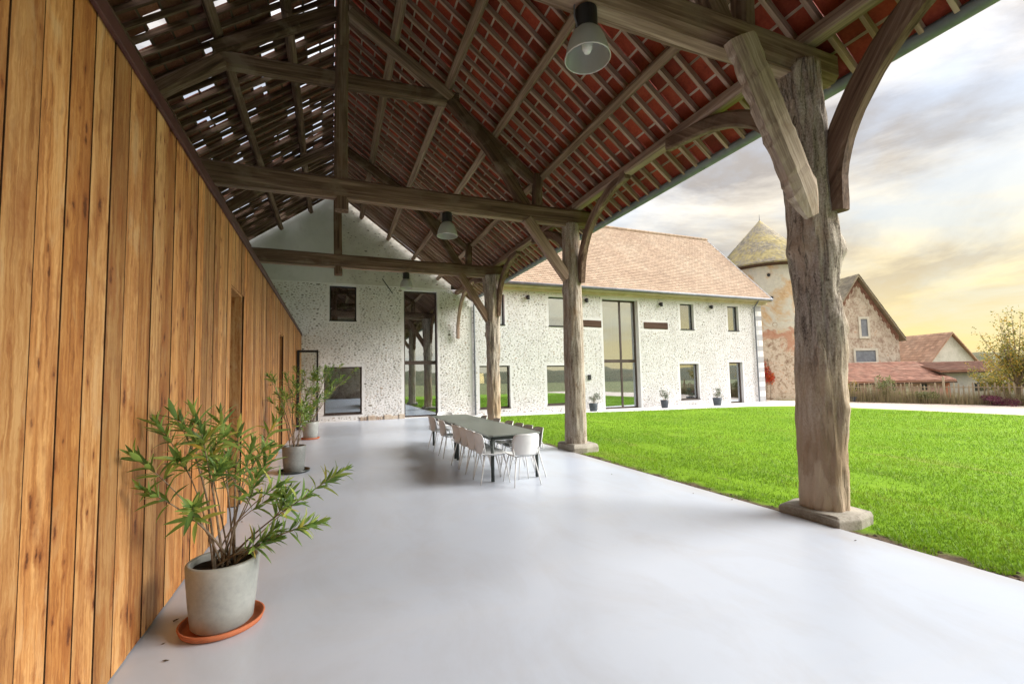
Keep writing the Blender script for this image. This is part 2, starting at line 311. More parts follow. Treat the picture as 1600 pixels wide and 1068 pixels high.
# glass: mirror-like film over a dim see-through pane
t = new_mat('window_glass'); t.n.remove(t.p)
gl = t.add('ShaderNodeBsdfGlossy', inp={'Color': (.86, .93, 1, 1), 'Roughness': .015})
wav = t.add('ShaderNodeBump', inp={'Height': t.noise(t.pos, .9, 2, .5)}); wav.inputs['Strength'].default_value = .04; wav.inputs['Distance'].default_value = .02
t.l.new(wav.outputs[0], gl.inputs['Normal'])
tr = t.add('ShaderNodeBsdfTransparent', inp={'Color': (.72, .74, .72, 1)})
lw = t.add('ShaderNodeLayerWeight', inp={'Blend': .35})
mx = t.add('ShaderNodeMixShader', inp={0: t.rng(lw.outputs['Fresnel'], 0, 1, .5, .97), 1: tr.outputs[0], 2: gl.outputs[0]})
t.l.new(mx.outputs[0], t.o.inputs[0]); M['glass'] = t.m
t = new_mat('clear_glass'); t.n.remove(t.p)
gl = t.add('ShaderNodeBsdfGlossy', inp={'Color': (.9, .95, 1, 1), 'Roughness': .01}); tr = t.add('ShaderNodeBsdfTransparent', inp={'Color': (.9, .93, .92, 1)}); lw = t.add('ShaderNodeLayerWeight', inp={'Blend': .3})
mx = t.add('ShaderNodeMixShader', inp={0: t.rng(lw.outputs['Fresnel'], 0, 1, .08, .95), 1: tr.outputs[0], 2: gl.outputs[0]}); t.l.new(mx.outputs[0], t.o.inputs[0]); M['clear'] = t.m
# lamp shade: ribbed translucent acrylic
t = new_mat('acrylic_shade')
setp(t, (.62, .65, .63), .28, .5); t.p.inputs['Transmission Weight'].default_value = .5; t.p.inputs['Roughness'].default_value = .35
M['shade'] = t.m

def leaf_mat(name, stops, trans=.35, src='rand', rough=.45, post=None):
    t = new_mat(name)
    r = t.rand if src == 'rand' else t.island
    c = t.ramp(r, stops)
    if post: c = post(t, c)
    setp(t, c, rough, .4)
    tl = t.add('ShaderNodeBsdfTranslucent', inp={0: c})
    mx = t.add('ShaderNodeMixShader', inp={0: trans, 1: t.p.outputs[0], 2: tl.outputs[0]})
    t.l.new(mx.outputs[0], t.o.inputs[0]); return t.m
OL = [(0., (.10, .20, .055)), (.4, (.21, .34, .08)), (.75, (.31, .45, .10)), (.93, (.46, .54, .13)), (1., (.60, .44, .08))]
M['leaf'] = leaf_mat('oleander_leaf', OL); M['leaf_i'] = leaf_mat('oleander_leaf_mass', OL, src='island')
M['shrub'] = leaf_mat('olive_shrub_leaf', [(0, (.05, .07, .04)), (.6, (.11, .14, .08)), (1, (.2, .22, .14))], src='island')
M['autumn'] = leaf_mat('autumn_leaf', [(0, (.12, .14, .05)), (.35, (.24, .25, .07)), (.65, (.42, .35, .07)), (.9, (.56, .34, .05)), (1, (.20, .13, .06))], src='island')
M['ivy'] = leaf_mat('red_ivy_leaf', [(0, (.45, .03, .04)), (.45, (.60, .07, .04)), (.8, (.68, .20, .03)), (1, (.25, .03, .03))], src='island')
M['heather'] = leaf_mat('heather_leaf', [(0, (.10, .02, .05)), (.6, (.20, .04, .09)), (1, (.12, .06, .05))], src='island')
M['bush'] = leaf_mat('garden_bush_leaf', [(0, (.10, .13, .04)), (.5, (.19, .21, .08)), (1, (.30, .27, .12))], src='island')
M['drygrass'] = leaf_mat('dry_grass', [(0, (.20, .16, .09)), (.6, (.34, .27, .16)), (1, (.24, .24, .10))], src='island')
def patchy(t_, c):
    n = t_.noise(t_.mapping(t_.pos, (.9, .35, 1)), 1., 6, .62, .7); c = t_.mix(t_.math('MULTIPLY', t_.rng(n, .54, .70), .75), c, (.27, .30, .05))
    n = t_.noise(t_.pos, .45, 4, .6, .3); c = t_.mix(t_.math('MULTIPLY', t_.rng(n, .40, .62), .6), c, (.115, .24, .012)); return c
M['grass'] = leaf_mat('lawn_grass', [(0, (.13, .245, .010)), (.5, (.19, .33, .013)), (.85, (.24, .39, .02)), (1, (.32, .38, .05))], .4, 'island', .55, patchy)
t = new_mat('lawn_ground')
n = t.noise(t.pos, .35, 6, .6, .4); f = t.noise(t.pos, 9., 5, .7, .3); st = t.noise(t.mapping(t.pos, (1.4, .35, 1)), .9, 6, .62, .8)
c = t.mix(t.rng(n, .35, .65), (.14, .26, .010), (.19, .335, .014)); c = t.mix(t.math('MULTIPLY', t.rng(f, .4, .7), .5), c, (.10, .19, .008))
c = t.mix(t.math('MULTIPLY', t.rng(st, .60, .70), .65), c, (.22, .24, .05))
c = t.mix(t.math('MULTIPLY', t.rng(t.noise(t.mapping(t.pos, (2.2, .9, 1)), 1.3, 6, .65, .6), .66, .72), .7), c, (.12, .09, .05))
sp = t.add('ShaderNodeSeparateXYZ', inp={0: t.pos})
edge = t.rng(t.math('ADD', sp.outputs[0], t.math('MULTIPLY', t.noise(t.pos, 3.5, 4, .6), -.55)), 4.70, 4.88, 1., 0.)
c = t.mix(edge, c, t.mix(t.rng(f, .35, .65), (.05, .036, .022), (.14, .10, .065)))
setp(t, c, .9, .1); bump(t, f, .9, .03); M['lawn'] = t.m

# ------------------------------------------------------------------ geometry helpers
def link(o): COL.objects.link(o); return o
def tag(o, label=None, cat=None, group=None, kind=None):
    if label: o['label'] = label
    if cat: o['category'] = cat
    if group: o['group'] = group
    if kind: o['kind'] = kind
    return o
def thing(name, loc, label, cat, group=None, rz=0.):
    o = link(bpy.data.objects.new(name, None)); o.location = loc; o.rotation_euler.z = rz; o.empty_display_size = .2
    return tag(o, label, cat, group)
def root_of(o):
    while o.parent: o = o.parent
    return o
class MB:
    def __init__(s): s.v = []; s.f = []
    def add(s, vs, fs):
        b = len(s.v); s.v += [tuple(p) for p in vs]; s.f += [tuple(i+b for i in f) for f in fs]; return s
    def box(s, x0, x1, y0, y1, z0, z1):
        return s.add([(x0, y0, z0), (x1, y0, z0), (x1, y1, z0), (x0, y1, z0), (x0, y0, z1), (x1, y0, z1), (x1, y1, z1), (x0, y1, z1)],
                     [(0, 3, 2, 1), (4, 5, 6, 7), (0, 1, 5, 4), (1, 2, 6, 5), (2, 3, 7, 6), (3, 0, 4, 7)])
    def hexa(s, pts):    # eight corners, bottom four then top four
        return s.add(pts, [(0, 3, 2, 1), (4, 5, 6, 7), (0, 1, 5, 4), (1, 2, 6, 5), (2, 3, 7, 6), (3, 0, 4, 7)])
    def quad(s, *p): return s.add(p, [tuple(range(len(p)))])
    def lathe(s, prof, c=(0, 0, 0), n=32, close=False, sx=1., sy=1.):
        vs = []; fs = []; m = len(prof)
        for r, zz in prof:
            for k in range(n):
                a = 2*math.pi*k/n; vs.append((c[0]+r*math.cos(a)*sx, c[1]+r*math.sin(a)*sy, c[2]+zz))
        for i in range(m-1):
            for k in range(n):
                k2 = (k+1) % n; fs.append((i*n+k, i*n+k2, (i+1)*n+k2, (i+1)*n+k))
        if close: fs.append(tuple(range(n-1, -1, -1))); fs.append(tuple(range((m-1)*n, m*n)))
        return s.add(vs, fs)
    def tube(s, path, rad, n=6, cap=True):
        path = [Vector(p) for p in path]; vs = []; fs = []
        rad = rad if hasattr(rad, '__len__') else [rad]*len(path)
        ref = Vector((.13, .21, 1)).normalized()
        for i, p in enumerate(path):
            d = (path[min(i+1, len(path)-1)]-path[max(i-1, 0)]).normalized()
            if abs(d.dot(ref)) > .95: a = d.cross(Vector((1, .1, 0))).normalized()
            else: a = d.cross(ref).normalized()
            b = d.cross(a)
            for k in range(n):
                q = 2*math.pi*k/n; vs.append(p+(a*math.cos(q)+b*math.sin(q))*rad[i])
        for i in range(len(path)-1):
            for k in range(n):
                k2 = (k+1) % n; fs.append((i*n+k, i*n+k2, (i+1)*n+k2, (i+1)*n+k))
        if cap: fs.append(tuple(range(n-1, -1, -1))); fs.append(tuple(range((len(path)-1)*n, len(path)*n)))
        return s.add(vs, fs)
    def mesh(s, name, mat, off=(0, 0, 0), smooth=False):
        me = bpy.data.meshes.new(name)
        me.from_pydata([(p[0]-off[0], p[1]-off[1], p[2]-off[2]) for p in s.v], [], s.f)
        if mat: me.materials.append(M[mat] if isinstance(mat, str) else mat)
        if smooth: me.polygons.foreach_set('use_smooth', [True]*len(me.polygons))
        me.update(); return me
    def build(s, name, mat, parent=None, smooth=False, bevel=0., kind=None, label=None):
        off = root_of(parent).location if parent else (0, 0, 0)
        o = link(bpy.data.objects.new(name, s.mesh(name, mat, off, smooth)))
        if parent: o.parent = parent
        if bevel:
            b = o.modifiers.new('bevel', 'BEVEL'); b.width = bevel; b.segments = 2; b.limit_method = 'ANGLE'
        if kind: o['kind'] = kind
        if label: o['label'] = label
        return o
def np_mesh(name, verts, faces, mat):     # verts (n,3), faces (m,k) arrays
    me = bpy.data.meshes.new(name); me.vertices.add(len(verts)); me.vertices.foreach_set('co', np.ascontiguousarray(verts, dtype=np.float32).ravel())
    k = faces.shape[1]; m = len(faces)
    me.loops.add(m*k); me.loops.foreach_set('vertex_index', np.ascontiguousarray(faces, dtype=np.int32).ravel())
    me.polygons.add(m); me.polygons.foreach_set('loop_start', np.arange(0, m*k, k, dtype=np.int32))
    me.materials.append(M[mat]); me.update(calc_edges=True); me.validate(); return me
def piece(name, me, parent, loc, rot=None, quat=None, scale=None):
    o = link(bpy.data.objects.new(name, me)); o.parent = parent
    b = root_of(parent).location; o.location = (loc[0]-b[0], loc[1]-b[1], loc[2]-b[2])
    if rot: o.rotation_euler = rot
    if quat: o.rotation_mode = 'QUATERNION'; o.rotation_quaternion = quat
    if scale: o.scale = scale
    return o

def beam(name, parent, path, w, h, mat='timber', side=None, wob=.012, seg=.35, taper=1., cham=.16, label=None, tip=1.):
    """hewn timber swept along a polyline; w = width along `side`, h = the other way; slightly uneven, chamfered"""
    path = [Vector(p) for p in path]
    X = (path[-1]-path[0]).normalized()
    S = Vector(side) if side else (Vector((0, 0, 1)).cross(X) if abs(X.z) < .95 else Vector((0, 1, 0)))
    S = (S-X*S.dot(X)).normalized(); U = X.cross(S)
    Mx = Matrix((X, S, U)).transposed()
    if len(path) > 2:      # round off bent timbers
        q = [path[0]*2-path[1]]+path+[path[-1]*2-path[-2]]; sm = []
        for i in range(1, len(q)-2):
            for k in range(4):
                u = k/4; a, b, c2, d = q[i-1], q[i], q[i+1], q[i+2]
                sm.append(.5*(2*b+(c2-a)*u+(2*a-5*b+4*c2-d)*u*u+(3*b-a-3*c2+d)*u**3))
        path = sm+[path[-1]]
    pts = []
    for a, b in zip(path[:-1], path[1:]):
        k = max(1, int((b-a).length/seg))
        for i in range(k): pts.append(a.lerp(b, i/k))
    pts.append(path[-1]); o0 = path[0]
    ph = random.uniform(0, 100); vs = []; fs = []; n = len(pts)
    c = cham
    sec = [(-.5+c, -.5), (.5-c, -.5), (.5, -.5+c), (.5, .5-c), (.5-c, .5), (-.5+c, .5), (-.5, .5-c), (-.5, -.5+c)]
    for i, p in enumerate(pts):
        tan = (pts[min(i+1, n-1)]-pts[max(i-1, 0)]).normalized()
        uu = tan.cross(S).normalized(); f = i/(n-1); k = 1+(taper-1)*f; k *= min(1., tip+(1-tip)*f/.13)
        dx = mnoise.noise((ph+p.length*.7, 0, 0))*wob*1.5; dz = mnoise.noise((0, ph+p.length*.7, 0))*wob*1.5
        for q, (a, b) in enumerate(sec):
            jit = 1+mnoise.noise((ph+i*.9, q*3.1, 5))*wob*2.5
            P = p+S*(a*w*k*jit+dx)+uu*(b*h*k*jit+dz)
            vs.append(Mx.transposed() @ (P-o0))
    for i in range(n-1):
        for q in range(8):
            q2 = (q+1) % 8; fs.append((i*8+q, i*8+q2, (i+1)*8+q2, (i+1)*8+q))
    fs.append(tuple(range(7, -1, -1))); fs.append(tuple(range((n-1)*8, n*8)))
    me = bpy.data.meshes.new(name); me.from_pydata([tuple(v) for v in vs], [], fs); me.materials.append(M[mat]); me.update()
    ob = piece(name, me, parent, o0, quat=Mx.to_quaternion())
    if label: ob['label'] = label
    return ob

# ================================================================== SETTING
def struct(mb, name, mat, smooth=False): return tag(mb.build(name, mat, None, smooth), kind='structure')

# terrain: one sheet to the horizon, falling away gently beyond the garden fence
def ground_z(x, y):
    d = min(max((x-30)/12, 0), 1)
    return -.16-1.4*d*d*(3-2*d)
gx = sorted(set([-2500, -900, -300, -120, -60, -30, -12] + list(range(0, 61, 4)) + [80, 120, 200, 340, 600, 1200, 2500]))
gy = sorted(set([-2500, -900, -300, -120, -60, -30, -12] + list(range(0, 61, 6)) + [90, 150, 260, 500, 1000, 2500]))
mb = MB(); W = len(gx)
mb.add([(x, y, ground_z(x, y)) for y in gy for x in gx], [(j*W+i, j*W+i+1, (j+1)*W+i+1, (j+1)*W+i) for j in range(len(gy)-1) for i in range(W-1)])
struct(mb, 'ground', 'terrain', True)

# hills far to the right and behind, low wooded ridges
def ridge(name, pts, h, depth, seed):
    mb = MB(); n = len(pts); vs = []; fs = []; rows = [(0, 0), (.35, .8), (.6, 1), (1, .3)]
    rr = random.Random(seed)
    for i, (x, y) in enumerate(pts):
        d = Vector((x, y)).normalized(); k = h*(.75+.22*mnoise.noise((i*.16, seed, 0)))+rr.uniform(-.05, .05)*h
        for a, b in rows: vs.append((x+d.x*depth*a, y+d.y*depth*a, -1.8+k*b))
    for i in range(n-1):
        for q in range(3): fs.append((i*4+q, (i+1)*4+q, (i+1)*4+q+1, i*4+q+1))
    mb.add(vs, fs); return struct(mb, name, 'hill', True)
ridge('hill', [(300*math.sin(a), 300*math.cos(a)) for a in np.linspace(R(52), R(120), 120)], 15, 120, 3)
ridge('hill', [(260*math.sin(a), 260*math.cos(a)) for a in np.linspace(R(120), R(300), 220)], 13, 120, 5)

# terrace slab
mb = MB(); mb.box(-1.4, 4.82, -8.5, 19.7, -.25, 0); struct(mb, 'terrace_floor', 'floor')
# lawn sheet
lawn_edge = [(4.82, 18.62), (8, 18.6), (11, 18.5), (13.5, 18.2), (15.5, 17.85), (18, 17.5), (20.2, 17.1), (21.7, 16.4), (22.5, 15.2), (22.8, 13.6), (23.0, 11.5), (23.2, 9), (23.3, 5), (23.3, -8)]
def lz(x, y): return -.035-.075*min(max((x-5)/10, 0), 1)+.012*mnoise.noise((x*.5, y*.5, 0))
mb = MB(); cols = [4.825, 5.4, 6, 7, 8, 9.5, 11, 13, 15, 17, 19, 21, 22, 23.4]
import bisect
def edge_y(x):   # far edge of the lawn at x
    for (a, b), (c, d) in zip(lawn_edge[:-1], lawn_edge[1:]):
        if a <= x <= c: return b+(d-b)*(x-a)/max(c-a, 1e-6)
    return -8.
pts = [(x, y) for x, y in lawn_edge]
vs = []; fs = []
xs = sorted(set(cols[:-1] + [p[0] for p in lawn_edge if p[0] > 4.83])); NY = 30
for x in xs:
    ye = edge_y(x) if x < 23.29 else 5.
    for j in range(NY+1):
        y = -8+(ye+8)*j/NY; vs.append((x, y, lz(x, y)))
for i in range(len(xs)-1):
    for j in range(NY): a = i*(NY+1)+j; fs.append((a, a+NY+1, a+NY+2, a+1))
mb.add(vs, fs); struct(mb, 'lawn', 'lawn', True)
# gravel path and paving
mb = MB(); gp = [(21.0, 17.0), (22, 15), (22.5, 12), (22.8, 8), (22.9, -10), (29.6, -10), (29.2, 8), (28.6, 12), (28.2, 16), (31, 21.5), (36, 26), (33, 34), (25.4, 30), (25.4, 17.2)]
mb.add([(x, y, -.125 if x < 29.8 else ground_z(x, y)+.04) for x, y in gp], [tuple(range(len(gp)))]); struct(mb, 'gravel_path', 'gravel')
mb = MB(); e = [p for p in lawn_edge if p[0] <= 21.8]
up = [(x, y, -.01-.11*min(max((x-6)/8, 0), 1)) for x, y in e]; bk = [(x, 19.72, -.01-.11*min(max((x-6)/8, 0), 1)) for x, y in e]
for i in range(len(e)-1):
    mb.quad(up[i], up[i+1], bk[i+1], bk[i]); mb.quad((up[i][0], up[i][1], -.3), (up[i+1][0], up[i+1][1], -.3), up[i+1], up[i])
mb.quad(up[-1], (25.4, 16.9, -.12), (25.4, 19.72, -.12), bk[-1]); mb.quad((up[-1][0], up[-1][1], -.3), (25.4, 16.9, -.3), (25.4, 16.9, -.12), up[-1])
struct(mb, 'paving', 'paving')

# ================================================================== OPEN BARN
RX, RZ, SL = .17, 9.5, .745
AN = math.atan(SL); CA, SA = math.cos(AN), math.sin(AN)
Y0, Y1 = -8.0, 19.66
def roof_z(x): return RZ-SL*abs(x-RX)
barn = thing('open_barn', (5.15, 3.44, 0), 'open timber barn roof on gnarled oak posts over the pale terrace', 'barn')
TR = [3.44, 8.9, 14.36, -2.02]

# posts: gnarled trunks
def trunk(parent, cx, cy, prof, z1, mat, seed, amp=.025, label=None, knots=()):
    n, m = 64, 150; vs = []; fs = []
    zs = [p[0] for p in prof]
    for i in range(m):
        zz = z1*i/(m-1)
        j = max(0, min(len(prof)-2, bisect.bisect_right(zs, zz)-1)); a, b = prof[j], prof[j+1]
        f = (zz-a[0])/(b[0]-a[0]); f = f*f*(3-2*f); r = a[1]+(b[1]-a[1])*f; ox = a[2]+(b[2]-a[2])*f; oy = a[3]+(b[3]-a[3])*f
        for k in range(n):
            q = 2*math.pi*k/n; ca, sa = math.cos(q), math.sin(q)
            rr = r*(1+.09*mnoise.noise((ca*1.3+seed, sa*1.3, zz*.8)))+amp*mnoise.noise((ca*3+seed, sa*3, zz*1.7))+amp*.7*mnoise.noise((ca*8+seed, sa*8, zz*2.2))-amp*.7*max(0., 1-abs(mnoise.noise((ca*4+seed*2, sa*4, zz*.4)))/.08)+amp*.35*mnoise.noise((ca*20+seed, sa*20, zz*7))
            for kz, ka, kr, kw in knots:
                dq = (q-ka+math.pi) % (2*math.pi)-math.pi
                rr += kr*math.exp(-((zz-kz)/kw)**2-(dq*r/kw)**2)
            vs.append((cx+ox+rr*ca, cy+oy+rr*sa, zz))
    for i in range(m-1):
        for k in range(n): k2 = (k+1) % n; fs.append((i*n+k, i*n+k2, (i+1)*n+k2, (i+1)*n+k))
    fs.append(tuple(range((m-1)*n, m*n)))
    return MB().add(vs, fs).build('post', mat, parent, smooth=True, label=label)
def stone_base(parent, post, x0, x1, y0, y1, h, seed):
    mb = MB(); rr = random.Random(seed); n = 6; top = []; vs = []; fs = []
    ring = [(x0, y0), ((x0+x1)/2, y0-.02), (x1, y0+.03), (x1+.03, (y0+y1)/2), (x1-.04, y1), ((x0+x1)/2, y1+.02), (x0, y1-.05), (x0-.004, (y0+y1)/2)]
    lv = [(-.2, 1.0), (h*.55, 1.01), (h*.85, .97), (h, .86)]
    cx, cy = (x0+x1)/2, (y0+y1)/2
    for zz, k in lv:
        for x, y in ring: vs.append((cx+(x-cx)*k+rr.uniform(-.012, .012), cy+(y-cy)*k+rr.uniform(-.012, .012), zz+(rr.uniform(-.012, .012) if zz > 0 else 0)))
    for i in range(len(lv)-1):
        for k in range(8): k2 = (k+1) % 8; fs.append((i*8+k, i*8+k2, (i+1)*8+k2, (i+1)*8+k))
    fs.append(tuple(range(24, 32))); mb.add(vs, fs)
    return mb.build('stone_base', 'concrete', post, bevel=.012)
p1 = trunk(barn, 5.15, 3.44, [(0, .235, .0, 0), (.5, .235, .02, 0), (1.4, .24, .05, -.01), (2.05, .235, .08, -.02), (2.55, .22, .07, -.02), (3.05, .255, .09, -.02), (3.5, .24, .08, -.01), (4.3, .24, .06, 0), (5.2, .25, -.01, 0)], 5.2, 'trunk', 2.3, .03,
           'massive gnarled grey-brown trunk post nearest the camera', [(2.1, -.45, .075, .07), (2.22, -.7, .03, .09), (3.1, -.4, .07, .09), (2.98, -.75, .05, .07), (2.86, -.3, .03, .06), (3.05, 2.7, .05, .14), (2.5, 3.0, .02, .08), (4.15, -.5, .03, .08), (4.5, -.2, .03, .07), (1.2, -1.4, .02, .07), (2.2, -1.9, .03, .1)])
p2 = trunk(barn, 5.12, 8.9, [(0, .24, 0, 0), (.6, .235, 0, 0), (2, .225, .02, 0), (3.3, .215, .02, 0), (4.2, .2, .02, 0), (5.15, .19, .02, 0)], 5.15, 'trunk_pale', 7.7, .014, 'straight pale trunk post in the middle', [(3.6, 3., .04, .1)])
p3 = trunk(barn, 5.12, 14.36, [(0, .22, 0, 0), (1.5, .215, 0, 0), (3, .225, .01, 0), (3.7, .25, .0, 0), (4.5, .30, .02, 0), (5.15, .34, .04, 0)], 5.15, 'trunk', 4.1, .03, 'brown trunk post flaring at its top near the white house', [(3.1, 3., .05, .12), (3.1, .1, .04, .12)])
p0 = trunk(barn, 5.12, -2.02, [(0, .23, 0, 0), (2, .22, .02, 0), (5.15, .2, .02, 0)], 5.15, 'trunk', 9.1, .02)
stone_base(barn, p0, 4.83, 5.56, -2.45, -1.55, .13, 4); stone_base(barn, p1, 4.83, 5.41, 3.08, 3.82, .1, 1); stone_base(barn, p2, 4.83, 5.47, 8.5, 9.3, .14, 2); stone_base(barn, p3, 4.83, 5.5, 13.95, 14.8, .12, 3)

# trusses
for i, y in enumerate(TR):
    pale = 'timber_pale' if i == 0 else 'timber'
    beam('tie_beam', barn, [(-4.9, y, 5.3), (-2, y, 5.29), (1, y, 5.28), (3.5, y, 5.285), (5.7, y, 5.3)], .3, .36, 'timber', (0, 1, 0), .02)
    beam('tie_beam', barn, [(-4.8, y-.03, 5.085), (5.0, y-.03, 5.085)], .15, .05, 'timber_pale', (0, 1, 0), .01)
    beam('king_post', barn, [(RX, y, 4.86), (RX-.01, y, 6.5), (RX+.01, y, 9.3)], .235, .235, 'timber', (0, 1, 0), .015)
    beam('collar_beam', barn, [(-1.95, y+.02, 7.36), (.2, y+.02, 7.45), (2.5, y+.02, 7.56)], .2, .28, 'timber', (0, 1, 0), .015)
    beam('strut', barn, [(3.98, y, 5.4), (3.55, y, 6.1), (2.98, y, 6.82), (2.3, y, 7.5)], .2, .24, 'timber', (0, 1, 0), .02)
    beam('strut', barn, [(-3.75, y, 5.4), (-3.35, y, 5.95), (-2.7, y, 6.6), (-1.8, y, 7.34)], .2, .24, 'timber', (0, 1, 0), .02)
    beam('principal_rafter', barn, [(2.35, y-.02, 7.55), (.3, y-.02, 8.85)], .17, .24, 'timber_pale' if i == 1 else 'timber', (0, 1, 0), .015)
    beam('principal_rafter', barn, [(-1.95, y-.02, 7.5), (.05, y-.02, 8.8)], .17, .24, 'timber', (0, 1, 0), .015)
    beam('principal_rafter', barn, [(2.55, y+.04, 7.32), (4.35, y+.04, 6.0)], .16, .2, 'timber', (0, 1, 0), .015)
    beam('stud', barn, [(4.3, y, 5.42), (4.32, y, 6.2)], .2, .2, 'timber', (0, 1, 0), .015)
    beam('stud', barn, [(-3.95, y, 5.42), (-3.97, y, 6.2)], .2, .2, 'timber', (0, 1, 0), .015)
    # brace post -> tie, inwards
    zb, xb = (3.45, 4.78) if i == 0 else ((3.85, 4.98) if i == 1 else (3.6, 4.96))
    if i == 0: beam('brace', barn, [(4.80, y-.30, 3.28), (4.44, y-.28, 4.05), (3.93, y-.25, 5.08)], .18, .42, 'brace', (0, 1, 0), .055, cham=.27, seg=.06, tip=.45, label='broad pale brace plank leaning from the nearest post')
    else: beam('brace', barn, [(xb, y-.06, zb), (4.0, y-.06, 5.12)], .15, .24, 'timber_pale', (0, 1, 0), .015)
    # curved braces along the eave
    dz = 0.
    if y > 4: beam('brace', barn, [(5.28, y-.16, 3.75), (5.28, y-.3, 4.4), (5.28, y-.7, 5.0), (5.28, y-1.45, 5.4), (5.28, y-2.0, 5.5)], .15, .2, 'timber', (1, 0, 0), .015)
    else: beam('brace', barn, [(5.34, y-.2, 3.42), (5.33, y-.24, 3.95), (5.32, y-.46, 4.5), (5.31, y-.95, 5.08), (5.3, y-1.6, 5.5)], .17, .26, 'timber', (1, 0, 0), .02)
    beam('brace', barn, [(5.28, y+.16, 3.75), (5.28, y+.3, 4.4), (5.28, y+.62, 4.95), (5.28, y+1.3, 5.32), (5.28, y+2.3, 5.48)], .15, .22, 'timber', (1, 0, 0), .015)
    # ridge brace
    beam('brace', barn, [(RX, y+.1, 8.1), (RX, y+1.1, 9.2)], .12, .14, 'timber', (1, 0, 0), .01)
    beam('brace', barn, [(RX, y-.1, 8.1), (RX, y-1.1, 9.2)], .12, .14, 'timber', (1, 0, 0), .01)
# bracket on the gable wall and plates
beam('brace', barn, [(5.3, 19.5, 3.45), (5.29, 19.4, 4.2), (5.28, 18.8, 5.0), (5.28, 18.0, 5.45)], .13, .17, 'timber_pale', (1, 0, 0), .012)
MB().add([(-5, Y0-.4, -.1), (5.4, Y0-.4, -.1), (5.4, Y0-.4, 5.5), (RX, Y0-.4, 9.55), (-5, Y0-.4, 5.6), (-5, Y0+.1, -.1), (5.4, Y0+.1, -.1), (5.4, Y0+.1, 5.5), (RX, Y0+.1, 9.55), (-5, Y0+.1, 5.6)], [(0, 1, 2, 3, 4), (9, 8, 7, 6, 5), (1, 6, 7, 2), (5, 0, 4, 9)]).build('rear_wall', 'barn_wall', barn)
# purlins in bay lengths, plate, ridge
bays = [Y0]+sorted(TR)+[Y1]
for x in (-4.1, -3.0, -1.9, -.82, 1.18, 2.28, 3.35, 4.44):
    for a, b in zip(bays[:-1], bays[1:]):
        s = 1 if x > RX else -1
        beam('purlin', barn, [(x, a, roof_z(x)-.13), (x+random.uniform(-.02, .02), (a+b)/2, roof_z(x)-.13-random.uniform(0, .03)), (x, b, roof_z(x)-.13)], .15, .19, 'timber_pale' if x > 0 else 'timber', (CA, 0, -SA*s), .012)
for a, b in zip(bays[:-1], bays[1:]):
    beam('wall_plate', barn, [(5.31, a, 5.575), (5.31, b, 5.575)], .22, .18, 'timber_pale', (1, 0, 0), .01)
    beam('wall_plate', barn, [(-4.95, a, 5.6), (-4.95, b, 5.6)], .22, .18, 'timber', (1, 0, 0), .01)
    beam('ridge_beam', barn, [(RX, a, 9.36), (RX, b, 9.36)], .16, .2, 'timber', (1, 0, 0), .01)
# rafters (shared meshes)
RS = .32; LEN = (5.96-RX)/CA
def rafter_mesh(seed, mat='rafter'):
    rr = random.Random(seed); mb = MB(); n = 9; vs = []; fs = []
    for i in range(n):
        f = i/(n-1); w, h = .024+rr.uniform(-.003, .004), .045+rr.uniform(-.004, .004); dy = .012*math.sin(f*4+seed)+rr.uniform(-.004, .004)
        for a, b in ((-w, -h), (w, -h), (w, h), (-w, h)): vs.append((f*LEN, a+dy, b))
    for i in range(n-1):
        for k in range(4): k2 = (k+1) % 4; fs.append((i*4+k, i*4+k2, (i+1)*4+k2, (i+1)*4+k))
    fs += [(3, 2, 1, 0), tuple(range((n-1)*4, n*4))]
    return mb.add(vs, fs).mesh('rafter', mat)
rm = {1: [rafter_mesh(s) for s in range(5)], -1: [rafter_mesh(s, 'timber') for s in range(5)]}
NR = int((Y1-Y0)/RS)
rot = {1: Matrix(((CA, 0, SA), (0, 1, 0), (-SA, 0, CA))).to_quaternion(), -1: Matrix(((-CA, 0, -SA), (0, -1, 0), (-SA, 0, CA))).to_quaternion()}
for s in (1, -1):
    for i in range(NR+1):
        y = Y0+.02+i*RS
        piece('rafter', rm[s][random.randrange(5)], barn, (RX+s*SA*.05, y+random.uniform(-.015, .015), RZ+.045*CA), quat=rot[s])
# battens and tiles
BS = .353; NB = int(LEN/BS)
bm_ = {1: MB().box(-.017, .017, Y0, Y1, -.011, .011).mesh('batten', 'batten'), -1: MB().box(-.017, .017, Y0, Y1, -.011, .011).mesh('batten', 'old_batten')}
def slope_pt(s, d, up): return (RX+s*(d*CA+up*SA), 0, RZ-d*SA+up*CA)
for s in (1, -1):
    for j in range(NB+1):
        d = .12+j*BS; p = slope_pt(s, d, .108)
        o = piece('batten', bm_[s], barn, (p[0], 0, p[2]), rot=(0, AN*s, 0))
def tile_verts(w, l):   # flat tile with a raised side lip and nib edge; x down the slope
    return [(-.02, -w, .004), (l, -w, .0), (l, w, .0), (-.02, w, .004), (-.02, -w, .022), (l, -w, .018), (l, w, .018), (-.02, w, .022)]
tfaces = [(0, 3, 2, 1), (4, 5, 6, 7), (0, 1, 5, 4), (1, 2, 6, 5), (2, 3, 7, 6), (3, 0, 4, 7)]
tm = {1: MB().add(tile_verts(.157, .40), tfaces).mesh('tile', 'tile_obj'), -1: MB().add(tile_verts(.157, .40), tfaces).mesh('tile', 'tile_old_obj')}
cells = []
rr = random.Random(11)
camp = Vector((0, 0, 1.6))
